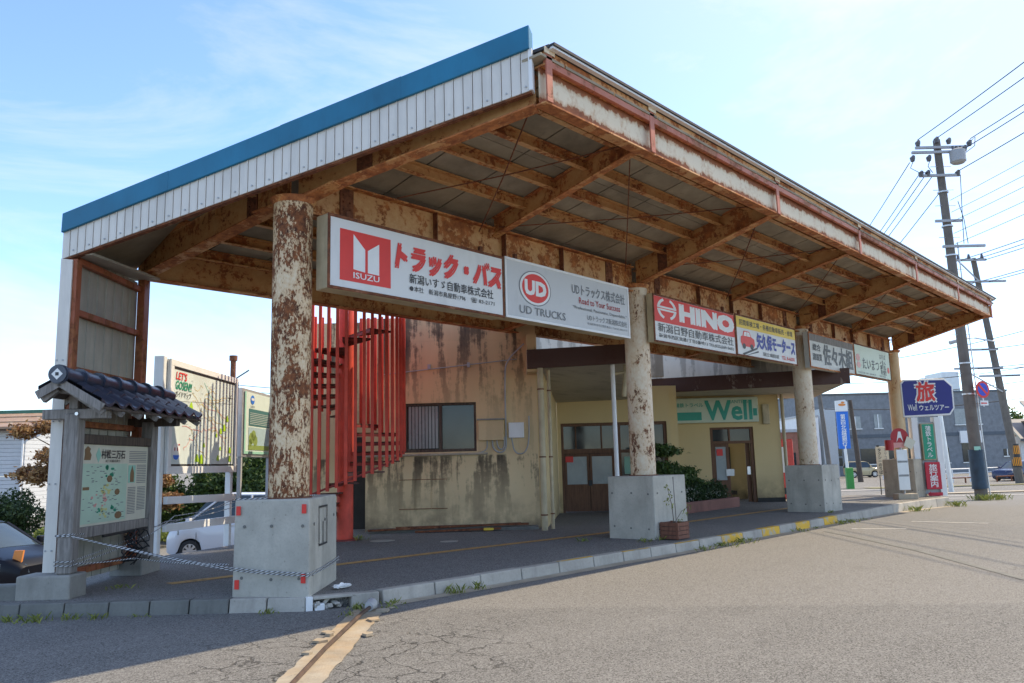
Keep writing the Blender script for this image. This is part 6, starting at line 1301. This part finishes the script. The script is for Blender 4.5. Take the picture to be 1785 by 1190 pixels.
# ================================================================ VEGETATION
def leafmat(name, c1, c2):
    s = S(name); r = s.isl(); c = s.mix(r, c1, c2); s.put(s.b.inputs['Subsurface Weight'], 0.0)
    s.fin(c, .55); tr = s.n('ShaderNodeBsdfTranslucent'); s.put(tr.inputs[0], c); mx = s.n('ShaderNodeMixShader'); mx.inputs[0].default_value = .3
    s.t.links.new(s.b.outputs[0], mx.inputs[1]); s.t.links.new(tr.outputs[0], mx.inputs[2]); s.t.links.new(mx.outputs[0], s.o.inputs[0]); M[name] = s.m; return name
leafmat('leaf_dark', (.018, .045, .014), (.055, .10, .030)); leafmat('leaf_mid', (.035, .075, .018), (.10, .16, .035)); leafmat('leaf_lime', (.10, .15, .02), (.22, .26, .05)); leafmat('leaf_red', (.16, .06, .025), (.40, .24, .09)); leafmat('leaf_grass', (.12, .16, .025), (.30, .32, .07)); leafmat('leaf_flower', (.45, .45, .38), (.6, .6, .5))
M['bark'] = mk_wood('bark', (.05, .035, .025), (.13, .095, .07), .5)
def leaves(name, clumps, n, size, mat, par, flat_=.0, hollow=.55):
    """leaf quads spread through clumps [(centre, radii)]"""
    vol = np.array([c[1][0] * c[1][1] * c[1][2] for c in clumps]) ** .7; cnt = np.maximum(6, (n * vol / vol.sum()).astype(int)); V = []
    for (c, r), k in zip(clumps, cnt):
        d = RNG.normal(size=(k, 3)); d /= np.linalg.norm(d, axis=1)[:, None]; rad = hollow + (1 - hollow) * RNG.random(k) ** .6; rad *= 1 + .18 * RNG.normal(size=k)
        p = np.array(c) + d * rad[:, None] * np.array(r)
        u = RNG.normal(size=(k, 3)); u[:, 2] *= (1 - flat_); u /= np.linalg.norm(u, axis=1)[:, None]; w = np.cross(u, d + .7 * RNG.normal(size=(k, 3))); w /= np.linalg.norm(w, axis=1)[:, None]
        s = size * (.6 + .8 * RNG.random(k))[:, None]
        V.append(np.stack([p - u * s, p + w * s * .45, p + u * s, p - w * s * .45], 1))
    V = np.concatenate(V); V = V - np.array(parent_loc(par)); m = len(V)
    me = bpy.data.meshes.new(name); me.vertices.add(m * 4); me.vertices.foreach_set('co', V.reshape(-1)); me.loops.add(m * 4); me.loops.foreach_set('vertex_index', np.arange(m * 4)); me.polygons.add(m); me.polygons.foreach_set('loop_start', np.arange(m) * 4); me.polygons.foreach_set('loop_total', np.full(m, 4)); me.update(); me.validate()
    me.materials.append(M[mat]); o = bpy.data.objects.new(name, me); col.objects.link(o); link(o, par); o['kind'] = 'stuff' if False else 'foliage'; del o['kind']; return o
def limb(par, p, q, r0, r1, name='branch'):
    mid = (Vector(p) + Vector(q)) / 2 + Vector((random.uniform(-.1, .1), random.uniform(-.1, .1), .05)) * (Vector(q) - Vector(p)).length
    MB().tube([p, mid, q], [r0, (r0 + r1) / 2, r1], 7).build(name, 'bark', par, smooth=True)
def shrub(name, a, b, z0, ra, rb, rz, n, size, mat, label, cat='shrub', grp=None, k=9, trunk=True):
    p = g(a, b, z0); t = thing(name, p, label, cat, grp); cl = []
    for _ in range(k):
        th = random.uniform(0, 6.28); q = random.random() ** .5
        cl.append((g(a + math.cos(th) * q * ra * .62, b + math.sin(th) * q * rb * .62, z0 + rz * (.75 + random.uniform(-.35, .75))), (ra * random.uniform(.35, .55),) * 2 + (rz * random.uniform(.3, .45),)))
    leaves('crown', cl, n, size, mat, t)
    if trunk:
        MB().tube([g(a, b, z0 - .1), g(a + .03, b, z0 + rz * .9)], [.07, .04], 8).build('trunk', 'bark', t, smooth=True)
        for c, _ in cl[:5]: limb(t, g(a, b, z0 + rz * .3), c, .035, .012)
    return t
shrub('round_shrub', -15.6, 25.5, -.95, 1.0, 1.0, 1.05, 7000, .055, 'leaf_dark', 'round clipped dark green shrub in front of the pale house')
shrub('yellow_shrub', -16.3, 23.6, -.95, .85, .8, .55, 5000, .05, 'leaf_lime', 'low yellow green shrub above the dark blue sedan')
shrub('lime_shrub', -14.0, 24.5, -.95, .55, .6, .5, 2500, .05, 'leaf_lime', 'small lime shrub beside the white corner strip')
mp = thing('maple_tree', g(-13.6, 27, -.95), 'loose reddish maple tree behind the rusty corner panel', 'tree')
cl = [(g(-13.6 + random.uniform(-2.6, 2.6), 27 + random.uniform(-1, 1), 1.2 + random.uniform(-1.0, 3.0)), (random.uniform(.35, .6),) * 2 + (.28,)) for _ in range(34)]
leaves('crown', cl, 20000, .075, 'leaf_red', mp, .3, .3); MB().tube([g(-13.6, 27, -1), g(-13.5, 27, .4), g(-13.7, 27, 2.2)], [.13, .1, .05], 9).build('trunk', 'bark', mp, smooth=True)
for c, _ in cl[:16]: limb(mp, g(-13.6, 27, .3 + random.random()), c, .04, .01)
shrub('pine_shrub', -13.0, 29.0, -.95, 1.5, 1.0, 1.5, 15000, .08, 'leaf_mid', 'bushy green pine between notice board and map board posts')
shrub('pine_shrub', -11.1, 29.5, -.95, 1.7, 1.0, 1.5, 16000, .08, 'leaf_mid', 'bushy pine above the white van bonnet')
shrub('dark_shrub', -9.7, 30.5, -.95, 1.6, 1.0, 1.5, 14000, .08, 'leaf_dark', 'dark rounded shrub above the white van roof')
shrub('pine_shrub', -8.7, 29.0, -.95, 1.4, 1.0, 1.8, 15000, .08, 'leaf_mid', 'green pine below the green information board')
shrub('lime_shrub', -11.8, 26.5, -.95, 1.2, .7, .45, 5000, .05, 'leaf_lime', 'low lime shrub in front of the white van')
for k, (a, b, s_) in enumerate(((82, 130, 4), (76, 140, 5), (90, 125, 4), (70, 150, 4.5))):
    shrub('far_tree', a, b, -1, s_ * .8, s_ * .8, s_ * 1.2, 2500, .35, 'leaf_mid', ('far tree rising behind the tiled house roof', 'far tree second from right behind the tiled house', 'far tree at the right edge of the picture', 'far tree left of the tiled house')[k], 'tree', 'trees behind the tiled house', 8)
# garden in the planting bed
hd = thing('hedge', (18.4, 10.8, .3), 'clipped dark green hedge in the terracotta planting bed', 'hedge')
cl = [((x, 10.72 + random.uniform(-.12, .2), .58 + random.uniform(-.15, .2)), (.38, .3, .26)) for x in np.arange(17.9, 20.5, .22)]
leaves('foliage', cl, 12000, .035, 'leaf_dark', hd); leaves('blossom', [((18.3, 10.42, .55), (.5, .1, .2)), ((19.6, 10.45, .45), (.5, .1, .15))], 200, .025, 'leaf_flower', hd)
for x in np.arange(18.0, 20.4, .6): MB().tube([(x, 10.8, .25), (x + .03, 10.8, .6)], .015, 5).build('stem', 'bark', hd)
cp = thing('cloud_pine', (17.9, 10.95, .3), 'tiered garden pine beside the second column', 'tree')
cl = [((18.35, 10.9, .95), (.75, .5, .22)), ((18.7, 10.9, 1.12), (.55, .4, .14)), ((17.85, 10.9, 1.2), (.55, .45, .2)), ((18.0, 10.95, 1.65), (.6, .4, .12)), ((17.65, 10.9, 1.72), (.45, .4, .14)), ((18.7, 10.8, .85), (.7, .4, .15))]
leaves('crown', cl, 9000, .05, 'leaf_mid', cp, .2, .3); MB().tube([(17.95, 10.95, .25), (18.0, 10.95, .9), (17.9, 10.95, 1.8)], [.06, .05, .025], 8).build('trunk', 'bark', cp, smooth=True)
for c, _ in cl: limb(cp, (17.97, 10.95, max(.5, c[2] - .25)), Vector(c), .025, .01)
sg_ = thing('sapling', (12.04, 7.16, PT + .2), 'thin sapling with few leaves growing in the wooden crate', 'plant')
MB().tube([c0 + Vector((.16, .15, .2)), c0 + Vector((.12, .15, .55)), c0 + Vector((-.05, .12, .85))], [.007, .006, .003], 5).build('stem', 'bark', sg_); MB().tube([c0 + Vector((.16, .15, .25)), c0 + Vector((.35, .1, .45)), c0 + Vector((.48, .05, .5))], [.005, .004, .002], 5).build('stem', 'bark', sg_)
leaves('leaf_cluster', [(c0 + Vector(q), (.05, .05, .06)) for q in ((-.05, .12, .85), (.02, .13, .7), (-.1, .1, .62), (.08, .13, .55), (.48, .05, .5), (.42, .08, .4), (.3, .1, .3))], 90, .022, 'leaf_grass', sg_)['kind'] = 'stuff'
# weeds and grass tufts along kerbs
V = []
def tuft(x, y, z, r, n, h):
    n = int(n * .55); h = h * .75
    for _ in range(n):
        th = random.uniform(0, 6.28); q = random.random() ** 1.4 * r * 1.2; bx, by = x + math.cos(th) * q, y + math.sin(th) * q; d = Vector((random.uniform(-.6, .6), random.uniform(-.6, .6), 1)) * h * random.uniform(.4, 1.1); s_ = Vector((random.uniform(-1, 1), random.uniform(-1, 1), 0)).normalized() * .006
        V.append((Vector((bx, by, z)) - s_, Vector((bx, by, z)) + s_, Vector((bx, by, z)) + d * .6 + s_ * .7, Vector((bx, by, z)) + d + Vector((d.x, d.y, -.02)) * .5))
for x, y, r, n, h in ((11.9, 6.6, .25, 70, .10), (12.5, 6.6, .3, 110, .12), (13.2, 6.6, .3, 120, .13), (13.6, 6.62, .15, 40, .09), (15.7, 6.58, .2, 60, .10), (17.9, 6.58, .3, 90, .13), (18.5, 6.6, .25, 80, .12), (23.3, 6.55, .3, 130, .22), (26.3, 6.3, .3, 120, .25), (6.6, 6.85, .12, 60, .16), (7.0, 6.85, .12, 50, .14), (5.75, 6.9, .12, 50, .09), (5.3, 6.95, .12, 70, .12), (5.05, 6.75, .1, 40, .07), (5.5, 6.7, .12, 50, .08), (19.4, 6.6, .15, 40, .08), (16.6, 6.6, .15, 40, .07)):
    tuft(x, y, ground_h(x, y), r, n, h)
for a, b, r, n, h in ((-2.55, 8.50, .1, 50, .09), (-4.3, 8.45, .12, 50, .10), (-4.55, 8.42, .12, 50, .10), (-4.85, 8.35, .15, 70, .12), (-5.15, 8.4, .15, 60, .10), (-2.85, 15.0, .2, 60, .15), (16.0, 28.0, .4, 200, .35), (16.7, 28.3, .35, 160, .32), (-4.6, 9.6, .2, 40, .08), (-3.9, 8.47, .2, 30, .06)):
    p = g(a, b); tuft(p.x, p.y, max(ground_h(p.x, p.y), PT if b > 8.6 and b < 20 else -9), r, n, h)
for x, y in ((11.35, 7.35), (11.75, 7.28), (18.98, 7.2), (11.0, 8.3)): tuft(x, y, PT, .12, 50, .10)
me = bpy.data.meshes.new('grass_tufts'); me.from_pydata([tuple(p) for q in V for p in q], [], [tuple(range(i * 4, i * 4 + 4)) for i in range(len(V))]); me.materials.append(M['leaf_grass']); go = bpy.data.objects.new('grass_tufts', me); col.objects.link(go); stuff(go); go['label'] = 'weeds growing along the kerbs and pole foot'; go['category'] = 'grass'
